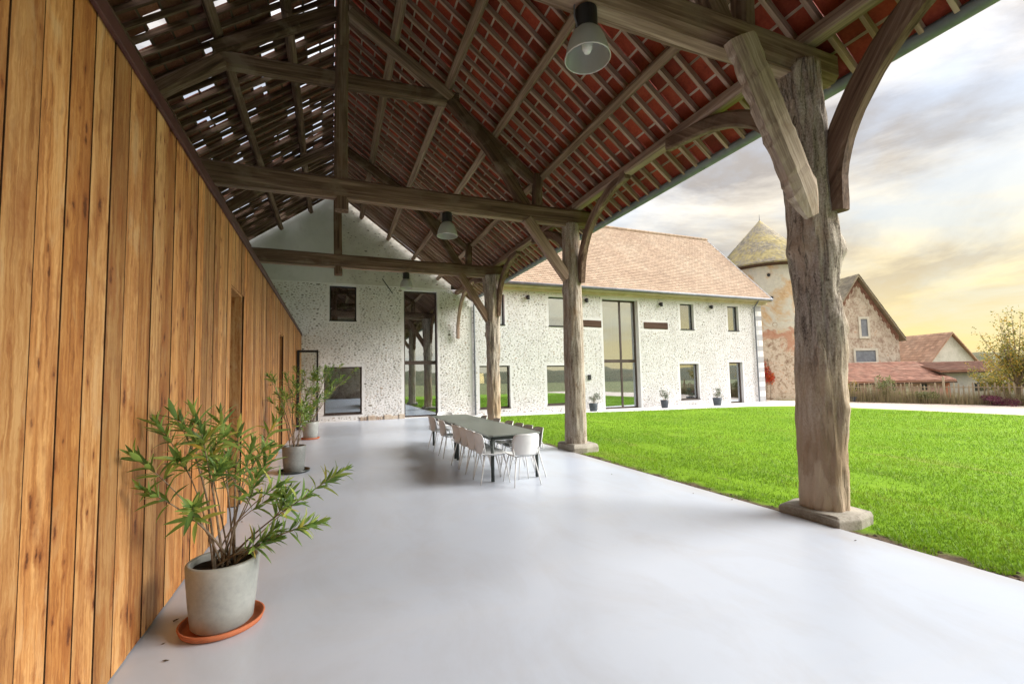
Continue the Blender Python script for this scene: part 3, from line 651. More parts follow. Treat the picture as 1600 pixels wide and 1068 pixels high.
for s in (1, -1):
    for i in range(NR):
        for j in range(NB):
            d = .12+j*BS-.02; y = Y0+.02+(i+.5)*RS
            slip = 0.
            if s < 0:
                k = (i*2+j*5) % 11
                q = rr.random()
                if k == 0 and q < .9: continue
                if q > .905: continue
                if q < .03: slip = rr.uniform(.12, .25)
            p = slope_pt(s, d+slip+rr.uniform(-.008, .008), .121)
            P = Vector((p[0], y, p[2])); v = P-camp
            front = v.dot(fwd)
            px = 800+697*v.dot(rx)/front if front > .3 else -1e6; py = 546-697*v.dot(ux)/front if front > .3 else -1e6
            vis = -30 < px < 1630 and -30 < py < 700 and not (s < 0 and p[0] < -3.6)
            cells.append((0 if vis else 1, v.length*(1.15 if s < 0 else 1), s, P, rr.uniform(-.012, .012)))
cells.sort(key=lambda c: (c[0], c[1]))
rest = {1: [], -1: []}
Qm = {s: rot[s].to_matrix() for s in rot}
for n_, (nv, dist, s, P, tw) in enumerate(cells):
    qq = rot[s] @ Quaternion((0, 0, 1), tw) @ Quaternion((0, 1, 0), .045)
    if n_ < 300 and nv == 0: piece('tile', tm[s], barn, P, quat=qq)
    else: rest[s].append((P, qq.to_matrix()))
tv = [Vector(v) for v in tile_verts(.157, .40)]
for s in (1, -1):
    mb = MB()
    for P, q in rest[s]: mb.add([P+q @ v for v in tv], tfaces)
    mb.build('tiles', 'tile' if s > 0 else 'tile_old', barn, kind='stuff')
# ridge cap, gutter
mb = MB(); mb.tube([(RX, Y0, RZ+.16), (RX, Y1, RZ+.16)], .13, 10); mb.build('ridge_cap', 'tile', barn)
mb = MB(); gv = []; gf = []; ng = 10
for yy in (Y0, Y1-.15):
    for k in range(ng+1):
        a = math.pi+math.pi*k/ng; gv.append((6.0+.10*math.cos(a), yy, 5.27+.10*math.sin(a)))
    for k in range(ng+1):
        a = math.pi+math.pi*k/ng; gv.append((6.0+.094*math.cos(a), yy, 5.27+.094*math.sin(a)))
q = 2*(ng+1)
for k in range(ng): gf.append((k, k+1, q+k+1, q+k)); gf.append((ng+1+k+1, ng+1+k, q+ng+1+k, q+ng+1+k+1))
gf += [(0, q, q+ng+1, ng+1), (ng, 2*ng+1, q+2*ng+1, q+ng)]
mb.add(gv, gf); g_ = mb.build('gutter', 'zinc', barn, smooth=True)
mb = MB()
for yy in np.arange(Y0+.4, Y1, 1.9): mb.tube([(5.93, yy, 5.30), (6.0, yy, 5.163), (6.105, yy, 5.28)], .012, 5)
mb.build('gutter_bracket', 'zinc', g_)
# fascia boards along the right verge line of the left wall top are part of the cladding wall below

# ================================================================== TIMBER WALL
WX = -1.12; BW = .21; WT = 3.56
tw_ = thing('timber_wall', (WX, 9, 0), 'honey-coloured vertical larch boarding wall with three doorways left of the terrace', 'wall')
doors = [(6.13, 6.92, 2.8), (11.62, 12.5, 2.8), (16.9, 17.75, 2.79)]
def board_mesh(h, w=BW, seed=0):
    mb = MB(); a = w/2-.004; e = .0022; d = .03
    sec = [(0, -a), (d-e, -a), (d, -a+e), (d, a-e), (d-e, a), (0, a)]
    vs = [(x, y, 0) for x, y in sec]+[(x, y, h) for x, y in sec]
    fs = [(i, (i+1) % 6, 6+(i+1) % 6, 6+i) for i in range(6)]+[(5, 4, 3, 2, 1, 0), (6, 7, 8, 9, 10, 11)]
    me = mb.add(vs, fs).mesh('cladding_board', 'clad'); me.materials.append(M['groove'])      # board edges coloured dark to stand for shade in deep joints
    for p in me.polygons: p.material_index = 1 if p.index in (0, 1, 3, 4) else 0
    return me
full_b = board_mesh(WT-.03); y = -1.0
rr = random.Random(5)
while y < 19.62:
    yc = y+BW/2; dr = next((d for d in doors if d[0]-.02 < yc < d[1]+.02), None)
    dx = rr.uniform(-.0025, .0025)
    if dr is None: piece('cladding_board', full_b, tw_, (WX+dx-.024, yc, .012))
    else:
        piece('cladding_board', board_mesh(WT-.018-dr[2]), tw_, (WX+dx-.024, yc, dr[2]))
    y += BW
# backing structure with door recesses
mb = MB(); ys = [-8.0]+[v for d in doors for v in (d[0], d[1])]+[19.66]
for k in range(0, len(ys), 2): mb.box(WX-.25, WX-.025, ys[k], ys[k+1], 0, WT-.02)
for a, b, h in doors: mb.box(WX-.25, WX-.025, a, b, h+.0, WT-.02)
mb.build('backing', 'backing', tw_)
mb = MB(); mb.box(WX-.9, WX+.035, -8.02, 19.64, WT, WT+.035); mb.box(WX+.012, WX+.04, -8.02, 19.64, WT-.07, WT); mb.build('top_flashing', 'flashing', tw_, bevel=.004)
mb = MB(); mb.box(WX-3.6, WX-.9, -8, 19.6, WT-.03, WT+.02); mb.build('roof', 'zinc', tw_)
for a, b, h in doors:
    mb = MB(); mb.box(WX-.22, WX-.005, a-.002, a+.03, .012, h); mb.box(WX-.22, WX-.005, b-.03, b+.002, .012, h); mb.box(WX-.22, WX-.005, a+.03, b-.03, h-.03, h+.002)
    d = mb.build('door', 'clad', tw_)
    mb = MB(); x = WX-.2
    for u0, u1, v0, v1 in ((a+.03, a+.1, .012, h-.03), (b-.1, b-.03, .012, h-.03), (a+.1, b-.1, .012, .1), (a+.1, b-.1, h-.1, h-.03)): mb.box(x, x+.06, u0, u1, v0, v1)
    if b < 16: mb.build('frame', 'frame', d); mb = MB(); mb.box(x+.02, x+.035, a+.1, b-.1, .1, h-.1); mb.build('pane', 'glass', d)
    else: mb.build('frame', 'frame', d)
# glazed leaf standing open at the far doorway
lf = thing('open_glass_door', (WX, 16.95, 0), 'dark framed glass door leaf standing open near the end of the timber wall', 'door')
mb = MB(); x0, x1, h, y = WX+.03, WX+.70, 2.74, 16.9
for u0, u1, v0, v1 in ((x0, x0+.08, .02, h), (x1-.06, x1, .02, h), (x0+.08, x1-.06, .02, .12), (x0+.08, x1-.06, h-.08, h)): mb.box(u0, u1, y, y+.06, v0, v1)
mb.build('frame', 'frame_dark', lf); mb = MB(); mb.box(x0+.08, x1-.06, y+.02, y+.04, .12, h-.08); mb.build('pane', 'clear', lf)
mb = MB(); mb.tube([(x1-.04, y-.002, 1.05), (x1-.04, y-.05, 1.05), (x1-.16, y-.05, 1.05)], .011, 6); mb.build('handle', 'black', lf)

# ================================================================== WHITE HOUSE
FY = 19.7; TH = .45
def wall_holes(mb, x0, x1, z0, z1, holes, y0, y1):
    xs = sorted(set([x0, x1]+[v for h in holes for v in h[:2]])); zs = sorted(set([z0, z1]+[v for h in holes for v in h[2:4]]))
    for a, b in zip(xs[:-1], xs[1:]):
        for c, d in zip(zs[:-1], zs[1:]):
            mx, mz = (a+b)/2, (c+d)/2
            if any(h[0] < mx < h[1] and h[2] < mz < h[3] for h in holes): continue
            mb.quad((a, y0, c), (b, y0, c), (b, y0, d), (a, y0, d)); mb.quad((b, y1, c), (a, y1, c), (a, y1, d), (b, y1, d))
    for a, b, c, d in [h[:4] for h in holes]:
        mb.quad((a, y0, c), (a, y0, d), (a, y1, d), (a, y1, c)); mb.quad((b, y0, d), (b, y0, c), (b, y1, c), (b, y1, d))
        mb.quad((a, y0, d), (b, y0, d), (b, y1, d), (a, y1, d)); mb.quad((b, y0, c), (a, y0, c), (a, y1, c), (b, y1, c))
def stones(x0, x1, z0, z1, holes, y, dens, seed, topf=None, smin=.03, smax=.085, band=.10, skip=None):
    """irregular flints set slightly proud of the mortar, kept clear of the openings"""
    rr = random.Random(seed); mb = MB(); N = int((x1-x0)*(z1-z0)*dens); grid = {}
    for _ in range(N):
        x = rr.uniform(x0+.08, x1-.08); zz = rr.uniform(z0+.05, z1-.05)
        if topf and zz > topf(x)-.1: continue
        if any(h[0]-band < x < h[1]+band and h[2]-band < zz < h[3]+band for h in holes): continue
        if mnoise.noise((x*.55+seed, zz*.55, 3)) < -.3 and rr.random() < .6: continue
        if skip and skip(x, zz, rr): continue
        w = rr.uniform(smin, smax)*(1.6 if rr.random() < .06 else 1); h = w*rr.uniform(.3, .62)
        key = (int(x/.13), int(zz/.09))
        if any(abs(x-a) < (w+c)*.6 and abs(zz-b) < (h+d)*.66 for kx in (-1, 0, 1) for kz in (-1, 0, 1) for a, b, c, d in grid.get((key[0]+kx, key[1]+kz), ())): continue
        grid.setdefault(key, []).append((x, zz, w, h))
        n = rr.choice((5, 6, 7)); t0 = rr.uniform(-.35, .35); vs = []; pr = rr.uniform(.004, .014)
        for k in range(n):
            q = 2*math.pi*k/n+rr.uniform(-.25, .25); vs.append((x+w*.5*math.cos(q+t0)*1.15, y+.004, zz+h*.5*math.sin(q)*1.15))
        for k in range(n):
            a = vs[k]; vs.append((x+(a[0]-x)*.78, y-pr, zz+(a[2]-zz)*.78))
        mb.add(vs, [(k, (k+1) % n, n+(k+1) % n, n+k) for k in range(n)]+[tuple(range(n, 2*n))])
    return mb
def window(parent, x0, x1, z0, z1, yf, mat='frame', fw=.07, dep=.07, mull=(), trans=(), name='window', rev=.17):
    y = yf+rev; mb = MB()
    for a, b, c, d in ((x0, x0+fw, z0, z1), (x1-fw, x1, z0, z1), (x0+fw, x1-fw, z0, z0+fw), (x0+fw, x1-fw, z1-fw, z1)): mb.box(a+.002, b-.002, y, y+dep, c+.002, d-.002)
    w = mb.build(name, mat, parent)
    xs = [x0+fw]+[m for m in mull]+[x1-fw]; zs = [z0+fw]+[m for m in trans]+[z1-fw]
    for m in mull: MB().box(m-.05, m+.05, y+.003, y+dep-.003, z0+fw, z1-fw).build('mullion', mat, w)
    for m in trans: MB().box(x0+fw, x1-fw, y+.006, y+dep-.006, m-.08, m+.08).build('transom', mat, w)
    for a, b in zip(xs[:-1], xs[1:]):
        for c, d in zip(zs[:-1], zs[1:]): MB().box(a-.01, b+.01, y+.03, y+.045, c-.01, d+.01).build('pane', 'glass', w)
    MB().box(x0-.02, x1+.02, yf-.03, yf+rev, z0-.035, z0+.001).build('sill', mat if z1-z0 < 3 else 'paving', w)
    return w

# gable end wall under the barn roof
gab = thing('gable_wall', (.5, FY, 0), 'limewashed flint gable wall with a tall glass door at the end of the terrace', 'wall')
gh = [(-.08, .97, 4.16, 5.63), (2.93, 4.41, .02, 5.58), (-.28, 1.19, .30, 2.24)]
mb = MB(); wall_holes(mb, -5, 5.98, -.2, 5.72, gh, FY, FY+TH); mb.quad((5.98, FY, -.2), (5.98, FY+TH, -.2), (5.98, FY+TH, 5.72), (5.98, FY, 5.72)); mb.build('wall', 'lime_gable', gab)
gz = lambda x: roof_z(x)+.06
mb = MB()
pl = [(-5, 5.72), (RX, 5.72), (RX, gz(RX)), (-5, max(gz(-5), 5.73))]; pr_ = [(RX, 5.72), (5.05, 5.72), (5.05, gz(5.05)), (RX, gz(RX))]
for nm, P, mt in (('upper_plaster', pl, 'plaster'), ('upper_wall', pr_, 'plaster_rough')):
    m2 = MB(); k = len(P); m2.add([(x, FY-.006, zz) for x, zz in P]+[(x, FY+TH, zz) for x, zz in P], [tuple(range(k)), tuple(range(2*k-1, k-1, -1))]+[(i, k+i, k+(i+1) % k, (i+1) % k) for i in range(k)]); m2.build(nm, mt, gab)
stones(-2.2, 5.95, .02, 5.7, gh, FY, 1500, 21, None, .04, .115, .13).build('stones', 'flint', gab, kind='stuff')
stones(RX, 4.9, 5.75, 9.2, [], FY-.006, 60, 22, lambda x: gz(x)-.15, .03, .09).build('stones', 'flint', gab, kind='stuff')
mb = MB(); rr = random.Random(4); x = 1.1
while x < 2.9:
    w = rr.uniform(.12, .34); mb.box(x, x+w-.02, FY-rr.uniform(.03, .08), FY+.02, -.02, rr.uniform(.1, .2)); x += w
mb.build('plinth_stones', 'barn_wall', gab, bevel=.015, kind='stuff')
window(gab, -.08, .97, 4.16, 5.63, FY, 'frame_dark', .05); window(gab, -.28, 1.19, .30, 2.24, FY, 'frame', .06)
w_ = window(gab, 2.93, 4.41, .02, 5.58, FY, 'frame', .07, .07, (), (2.4,), 'glass_door', .2)
MB().tube([(2.02, FY-.02, 6.02), (2.45, FY-.02, 5.4)], .018, 6).build('iron_tie', 'black', gab)

# long wing facade
house = thing('stone_house', (15, FY, 0), 'long white flint house with a brown tiled roof beyond the lawn', 'house')
HX0, HX1 = 5.985, 24.75
hh = [(6.35, 7.87, .25, 2.23), (9.82, 11.4, .28, 2.21), (13.15, 15.42, -.1, 5.70), (18.14, 19.52, .23, 2.23), (21.87, 22.95, -.12, 2.30),
      (6.72, 7.66, 4.17, 5.64), (10.0, 11.05, 4.17, 5.65), (18.34, 19.34, 4.18, 5.66), (21.95, 22.84, 4.18, 5.67)]
mb = MB(); wall_holes(mb, HX0, HX1, -.3, 6.1, hh, FY, FY+TH)
mb.quad((HX1, FY, -.3), (HX1, 28.6, -.3), (HX1, 28.6, 6.1), (HX1, FY, 6.1)); mb.quad((HX1, FY, 6.1), (HX1, 28.6, 6.1), (HX1, 24.1, 11.1))
mb.quad((HX1, 28.6, -.3), (-5, 28.6, -.3), (-5, 28.6, 6.1), (HX1, 28.6, 6.1)); mb.quad((-5, 28.6, -.3), (-5, FY+TH, -.3), (-5, FY+TH, 6.1), (-5, 28.6, 6.1))
mb.build('wall', 'lime', house)
bl = [(11.9, 13.05, 4.17, 4.53), (15.78, 17.4, 4.16, 4.53)]
stones(HX0, HX1-.5, -.1, 5.85, hh+bl, FY, 1000, 31, None, .04, .115, .14).build('stones', 'flint', house, kind='stuff')
for h in hh:
    if h[0] > 13 and h[1] < 15.5: window(house, *h, FY, 'frame', .09, .08, (14.43,), (2.42,), 'glass_door', .28)
    elif h[2] < 0: window(house, *h, FY, 'frame', .08, .07, (), (), 'door', .18)
    else: window(house, *h, FY, 'frame_dark' if h[2] > 3 else 'frame', .06, .07)
for a, b, c, d in bl: beam('lintel', house, [(a, FY+.03, (c+d)/2), (b, FY+.03, (c+d)/2)], .12, d-c, 'lintel', (0, 1, 0), .03)
# quoins at the right corner
zz = -.15; k = 0
while zz < 5.85:
    hq = random.uniform(.26, .36); w = (.52, .34)[k % 2]
    MB().box(HX1-w, HX1+.012, FY-.014, FY+(.34, .5)[k % 2], zz+.006, zz+hq-.006).build('quoin', 'quoin' if k % 2 == 0 else 'quoin_white', house, bevel=.012); zz += hq; k += 1
# eave, gutter, roof
mb = MB(); mb.box(5.9, 25.15, FY-.42, FY+.1, 6.0, 6.06); mb.box(5.9, 25.15, FY-.16, FY-.001, 5.84, 6.0); mb.build('eave', 'eave', house)
mb = MB(); mb.tube([(5.9, FY-.48, 6.12), (25.2, FY-.48, 6.12)], .075, 10); mb.build('gutter', 'zinc', house, smooth=True)
RY, RTZ, EY, EZ = 24.1, 11.3, FY-.46, 6.16; rl = math.hypot(RY-EY, RTZ-EZ); ra = math.atan2(RTZ-EZ, RY-EY)
mb = MB(); mb.add([(5.9, EY, EZ), (25.2, EY, EZ), (25.2, RY, RTZ), (5.9, RY, RTZ), (25.2, 2*RY-EY, EZ), (5.9, 2*RY-EY, EZ)], [(0, 1, 2, 3), (3, 2, 4, 5)]); rb = mb.build('roof', 'house_tile', house)
mb = MB(); rr = random.Random(3); cu, su = math.cos(ra), math.sin(ra); nr = 42; g = rl/nr; tw = .24
for j in range(nr):
    off = (j % 2)*tw/2
    for i in range(int(19.3/tw)):
        x = 5.9+off+i*tw; d0 = j*g; l = g*1.18; u0 = .028+rr.uniform(-.004, .006); u1 = .008
        def P(x, d, u): return (x, EY+d*cu-u*su, EZ+d*su+u*cu)
        mb.add([P(x+.005, d0, u0), P(x+tw-.005, d0, u0+rr.uniform(-.004, .004)), P(x+tw-.005, d0+l, u1), P(x+.005, d0+l, u1), P(x+.005, d0, u0-.018), P(x+tw-.005, d0, u0-.018)], [(0, 1, 2, 3), (4, 5, 1, 0), (0, 3, 4), (1, 5, 2)])
mb.build('tiles', 'house_tile', rb, kind='stuff')
mb = MB(); x = 5.9
while x < 25.2: mb.tube([(x, RY, RTZ+.02), (min(x+.36, 25.2), RY, RTZ+.03)], [.12, .105], 8); x += .36
mb.build('ridge_tiles', 'house_tile', rb, kind='stuff')
mb = MB(); mb.hexa([(25.16, EY, EZ-.16), (25.24, EY, EZ-.16), (25.24, RY, RTZ-.16), (25.16, RY, RTZ-.16), (25.16, EY, EZ+.04), (25.24, EY, EZ+.04), (25.24, RY, RTZ+.04), (25.16, RY, RTZ+.04)]); mb.build('verge', 'quoin', rb)
# downpipes, wall lamps, meter box
for x, zt in ((6.1, 5.1), (24.1, 5.75)):
    MB().tube([(x-.0, FY-.42, zt+.35), (x, FY-.3, zt+.12), (x, FY-.085, zt-.1), (x+.01, FY-.085, 2.5), (x, FY-.085, -.1)], .045, 8).build('downpipe', 'zinc', house, smooth=True)
for x in (8.85, 12.15, 16.93, 20.6):
    mb = MB(); mb.box(x-.06, x+.06, FY-.06, FY-.002, 5.5, 5.62); mb.lathe([(.075, 0), (.08, .04), (.08, .20), (.03, .22)], (x, FY-.13, 5.42), 10, True); mb.build('wall_lamp', 'black', house)
MB().box(12.14, 12.3, FY-.08, FY-.002, 1.45, 1.72).build('letter_box', 'black', house, bevel=.01)
# rooms behind the glass
mb = MB(); mb.quad((-5, 23.8, -.12), (24.6, 23.8, -.12), (24.6, 23.8, 6), (-5, 23.8, 6)); mb.quad((-5, FY+TH, 6), (24.6, FY+TH, 6), (24.6, 23.8, 6), (-5, 23.8, 6))
for x in (1.8, 5.9, 12.2, 16.6, 20.6): mb.box(x-.06, x+.06, FY+TH+.01, 23.8, -.12, 6)
mb.box(-5, 12.1, FY+TH+.01, 23.7, 2.95, 3.15); mb.box(16.7, 24.5, FY+TH+.01, 23.7, 2.95, 3.15)
mb.build('room_walls', 'interior', house)
mb = MB(); mb.quad((-5, FY, -.115), (24.6, FY, -.115), (24.6, 23.8, -.115), (-5, 23.8, -.115)); mb.build('room_floor', 'interior_floor', house)
for x0, x1, z1 in ((22.3, 22.9, 2.2), (19.05, 19.5, 2.2), (10.6, 11.3, 2.15)):
    mb = MB(); n = 24; vs = [(x0+(x1-x0)*i/n, FY+.62+.04*math.sin(i*1.9), q) for q in (-.1, z1) for i in range(n+1)]
    mb.add(vs, [(i, i+1, n+2+i, n+1+i) for i in range(n)]); mb.build('curtain', 'curtain', house, smooth=True)
t = new_mat('lamp_glow'); em = t.add('ShaderNodeEmission', inp={0: (1, .72, .3, 1), 1: 1.6}); t.l.new(em.outputs[0], t.o.inputs[0]); M['glow'] = t.m
cl = thing('ceiling_lamp', (13.45, 20.9, 2.5), 'small lit lamp glowing behind the tall window of the white house', 'lamp')
MB().box(13.2, 13.75, 20.9, 21.1, 2.44, 2.62).build('shade', 'glow', cl); MB().tube([(13.47, 21, 2.62), (13.47, 21, 6)], .01, 5).build('cord', 'black', cl)
cl = thing('floor_lamp', (6.85, 21.2, -.1), 'lit orange lamp inside the leftmost ground floor window of the house', 'lamp')
mb = MB(); mb.lathe([(.22, 0), (.17, .5)], (6.85, 21.2, 1.4), 20); mb.build('shade', 'glow', cl); MB().tube([(6.85, 21.2, -.1), (6.85, 21.2, 1.9)], .015, 6).build('stand', 'black', cl)

# ================================================================== FURNITURE
def table(y0, y1, label):
    t = thing('dining_table', (2.72, (y0+y1)/2, 0), label, 'table', 'tables set end to end')
    x0, x1 = 2.27, 3.17; c = .06
    ring = [(x0+c, y0), (x1-c, y0), (x1, y0+c), (x1, y1-c), (x1-c, y1), (x0+c, y1), (x0, y1-c), (x0, y0+c)]
    mb = MB(); mb.add([(x, y, .705) for x, y in ring]+[(x, y, .73) for x, y in ring], [tuple(range(7, -1, -1)), tuple(range(8, 16))]+[(i, (i+1) % 8, 8+(i+1) % 8, 8+i) for i in range(8)])
    mb.build('table_top', 'table', t, bevel=.004)
    mb = MB(); mb.box(x0+.06, x1-.06, y0+.06, y0+.085, .645, .705); mb.box(x0+.06, x1-.06, y1-.085, y1-.06, .645, .705); mb.box(x0+.06, x0+.085, y0+.085, y1-.085, .645, .705); mb.box(x1-.085, x1-.06, y0+.085, y1-.085, .645, .705)
    mb.build('apron', 'table_leg', t)
    for x in (x0+.07, x1-.07):
        for y in (y0+.07, y1-.07): MB().lathe([(.028, .012), (.028, .69)], (x, y, 0), 12, True).build('leg', 'table_leg', t, smooth=True); MB
    return t
table(6.6, 8.82, 'grey-green metal dining table nearer the camera, set end to end'); table(8.86, 11.08, 'grey-green metal dining table farther from the camera, set end to end')
# chair prototype: faces +X, back at -X; origin on the floor under the seat centre
def chair_meshes():
    def sheet(fn, nu, nv, th):
        top = [[Vector(fn(i/nu, j/nv)) for j in range(nv+1)] for i in range(nu+1)]; vs = []; fs = []
        nrm = []
        for i in range(nu+1):
            for j in range(nv+1):
                du = top[min(i+1, nu)][j]-top[max(i-1, 0)][j]; dv = top[i][min(j+1, nv)]-top[i][max(j-1, 0)]; nrm.append(du.cross(dv).normalized())
        flat = [p for r in top for p in r]; N = len(flat)
        vs = flat+[p-n*th for p, n in zip(flat, nrm)]; w = nv+1
        for i in range(nu):
            for j in range(nv): a = i*w+j; fs.append((a, a+w, a+w+1, a+1)); fs.append((N+a+1, N+a+w+1, N+a+w, N+a))
        for i in range(nu):
            for j in (0, nv): a = i*w+j; fs.append((a, a+w, N+a+w, N+a) if j else (a+w, a, N+a, N+a+w))
        for j in range(nv):
            for i in (0, nu): a = i*w+j; fs.append((a+1, a, N+a, N+a+1) if i else (a, a+1, N+a+1, N+a))
        return MB().add(vs, fs)
    def sq(u, v, k=5.5):    # map the unit square to a rounded square
        x, y = 2*u-1, 2*v-1; r = (abs(x)**k+abs(y)**k)**(1/k); m = max(abs(x), abs(y)); f = m/r if r > 1e-6 else 1.; return x*f, y*f
    def seat(u, v):
        x, y = sq(u, v); return (x*.205+.01, y*.215, .44+.012*(x*x)+.018*y*y)
    def back(u, v):
        y, zq = sq(u, v); return (-.225-.055*(zq*.5+.5)+.075*y*y, y*.215, .615+zq*.165)
    s = sheet(seat, 12, 12, .008); b = sheet(back, 14, 12, .008)
    legs = []
    for sx, sy in ((1, 1), (1, -1), (-1, 1), (-1, -1)):
        m = MB(); m.tube([(sx*.15, sy*.14, .432), (sx*.20, sy*.185, .2), (sx*.225+(-.02 if sx < 0 else 0), sy*.215, .0)], [.011, .010, .009], 7); legs.append(m)
    fr = MB(); fr.tube([(-.15, -.15, .428), (.16, -.16, .428), (.16, .16, .428), (-.15, .15, .428), (-.15, -.15, .428)], .009, 6)
    for sy in (-1, 1): fr.tube([(-.12, sy*.15, .43), (-.215, sy*.2, .47), (-.19, sy*.212, .56)], .010, 6)
    return [('seat', s.mesh('seat', 'white_metal', smooth=True)), ('backrest', b.mesh('backrest', 'white_metal', smooth=True)), ('frame', fr.mesh('frame', 'white_metal', smooth=True))]+[('leg', l.mesh('leg', 'white_metal', smooth=True)) for l in legs]
CM = chair_meshes()
def chair(x, y, rz, label):
    c = thing('garden_chair', (x, y, 0), label, 'chair', 'white chairs around the tables', rz)
    for n, me in CM: o = link(bpy.data.objects.new(n, me)); o.parent = c
nth = ['nearest', 'second', 'third', 'fourth', 'fifth', 'sixth']
for k, y in enumerate((6.76, 7.2, 7.66, 8.13, 9.3, 10.35)):
    chair(2.36+random.uniform(-.01, .015), y, random.uniform(-.05, .05)+(.12 if k == 5 else 0), f'white metal chair on the boarded-wall side of the tables, {nth[k]} from the camera')
for k, y in enumerate((6.85, 7.26, 7.68, 8.2, 8.85, 9.7)):
    chair(3.0+random.uniform(-.01, .015), y, math.pi+random.uniform(-.04, .04), f'white metal chair on the lawn side of the tables, {nth[k]} from the camera')
chair(2.72, 6.42, math.pi/2, 'white metal chair at the near head of the tables')
chair(2.75, 11.3, -math.pi/2, 'white metal chair at the far head of the tables')

# pendant lamps under the ties
for k, y in enumerate(TR[:3]):
    t = thing('pendant_lamp', (2.21, y, 5.06), ('large bell-shaped pendant lamp hanging from the nearest tie beam', 'bell-shaped pendant lamp hanging from the middle tie beam', 'small bell-shaped pendant lamp hanging from the far tie beam above the glass door')[k], 'lamp', 'pendant lamps under the tie beams')
    zb = 4.57; c = (2.21, y-.03, zb)
    pr = [(.207, 0), (.204, .03), (.19, .10), (.168, .17), (.138, .235), (.10, .275), (.075, .29)]
    mb = MB(); mb.lathe(pr+[(r-.006, zz-.004) for r, zz in reversed(pr)], c, 40); mb.build('shade', 'shade', t, smooth=True)
    mb = MB(); mb.lathe([(.209, -.008), (.215, 0), (.209, .008), (.203, 0), (.209, -.008)], c, 40); mb.build('rim', 'white_metal', t, smooth=True)
    mb = MB(); mb.lathe([(.1, .28), (.104, .29), (.104, .47), (.08, .49)], c, 24, True); mb.build('housing', 'black', t, smooth=False)
    MB().lathe([(.03, .06), (.05, .1), (.05, .15), (.032, .2), (.032, .28)], c, 16, True).build('bulb', 'bulb', t, smooth=True)
    MB().tube([(2.21-.125, y-.03, 5.06), (2.21-.13, y-.03, 4.95), (2.21-.11, y-.03, 4.89), (2.21-.1, y-.03, 4.85)], .008, 6).build('cable', 'zinc', t)

# ================================================================== PLANTS
def leaf_mesh(name, L, w, mat, fold=.25, droop=.12):
    xs = [0, .12, .35, .6, .85, 1]; ws = [.12, .55, 1, .9, .45, .03]; vs = []; fs = []
    for x, k in zip(xs, ws):
        zz = -droop*L*x*x; vs += [(x*L, -w*k, zz+fold*w*k), (x*L, 0, zz), (x*L, w*k, zz+fold*w*k)]
    for i in range(5): a = i*3; fs += [(a, a+3, a+4, a+1), (a+1, a+4, a+5, a+2)]
    return MB().add(vs, fs).mesh(name, mat, smooth=True)
LM = [leaf_mesh('leaf', L, w, 'leaf', .3, d) for L, w, d in ((.14, .0135, .1), (.155, .015, .25), (.115, .0125, .02), (.15, .014, .4))]
def bez(a, b, c, n): return [a*(1-t)**2+b*2*t*(1-t)+c*t*t for t in [i/n for i in range(n+1)]]
def oleander(root, base, tips, seed, single, spread=.03):
    """woody stems from the pot, each ending in leafy shoots; leaves placed in whorls along the shoots"""
    rr = random.Random(seed); leaves = []
    for tip in tips:
        tip = Vector(tip); b = Vector(base)+Vector((rr.uniform(-.07, .07), rr.uniform(-.07, .07), 0))
        h = tip-b; mid = b+Vector((h.x*rr.uniform(.18, .42), h.y*rr.uniform(.18, .42), h.z*rr.uniform(.5, .66)))+Vector((rr.uniform(-.04, .04), rr.uniform(-.04, .04), 0))
        pts = bez(b, mid, tip, 10); r0 = rr.uniform(.006, .010)
        MB().tube(pts, [r0*(1-.072*i) for i in range(11)], 6).build('stem', 'stem', root, smooth=True)
        shoots = [pts[4:]]
        for _ in range(rr.choice((0, 1, 1, 2))):
            k = rr.randint(4, 7); d = (pts[k+1]-pts[k]).normalized(); e = pts[k]+d*rr.uniform(.14, .24)+Vector((rr.uniform(-.15, .15), rr.uniform(-.15, .15), rr.uniform(-.02, .14)))
            sp_ = bez(pts[k], pts[k]+d*.12, e, 5); shoots.append(sp_)
            MB().tube(sp_, [.0045-.0005*i for i in range(6)], 5).build('stem', 'stem', root, smooth=True)
        for sp_ in shoots:
            tot = sum((q-p).length for p, q in zip(sp_[:-1], sp_[1:])); want = min(tot, rr.uniform(.15, .25)); s = 0.; ph = rr.uniform(0, 6)
            lst = [(sp_[-1], (sp_[-1]-sp_[-2]).normalized(), 0.)]
            for p, q in zip(reversed(sp_[:-1]), reversed(sp_[1:])):
                d = q-p; l = d.length; x = 0
                while x < l:
                    if s+x > want: break
                    lst.append((q-d*(x/l), d.normalized(), s+x)); x += rr.uniform(.032, .048)
                s += l
                if s > want: break
            for n_, (p, d, sd) in enumerate(lst):
                ph += 1.05
                for k in range(3):
                    if sd > .16 and rr.random() < .35: continue
                    q = ph+k*2.094+rr.uniform(-.25, .25); a = d.orthogonal().normalized(); b2 = d.cross(a)
                    o = a*math.cos(q)+b2*math.sin(q); el = .28+.9*min(sd/.2, 1)+rr.uniform(-.12, .18)
                    ld = (d*math.cos(el)+o*math.sin(el)).normalized()
                    leaves.append((p, ld, (d-ld*d.dot(ld)).normalized(), rr.uniform(.75, 1.12)*(.65 if sd < .02 else 1), rr.randrange(4)))
    rr.shuffle(leaves); mass = MB()
    # nearest leaves first so that the single ones are those that show largest
    leaves.sort(key=lambda l: (l[0]-camp).length)
    for n_, (p, ld, upn, sc, k) in enumerate(leaves):
        Y = upn.cross(ld).normalized(); Z = ld.cross(Y); mx = Matrix((ld, Y, Z)).transposed()
        if n_ < single: piece('leaf', LM[k], root, p, quat=mx.to_quaternion(), scale=(sc, sc, sc))
        else:
            me = LM[k]; mass.add([p+mx @ (v.co*sc) for v in me.vertices], [tuple(f.vertices) for f in me.polygons])
    if mass.v: mass.build('leaves', 'leaf_i', root, smooth=True, kind='stuff')
    return len(leaves)
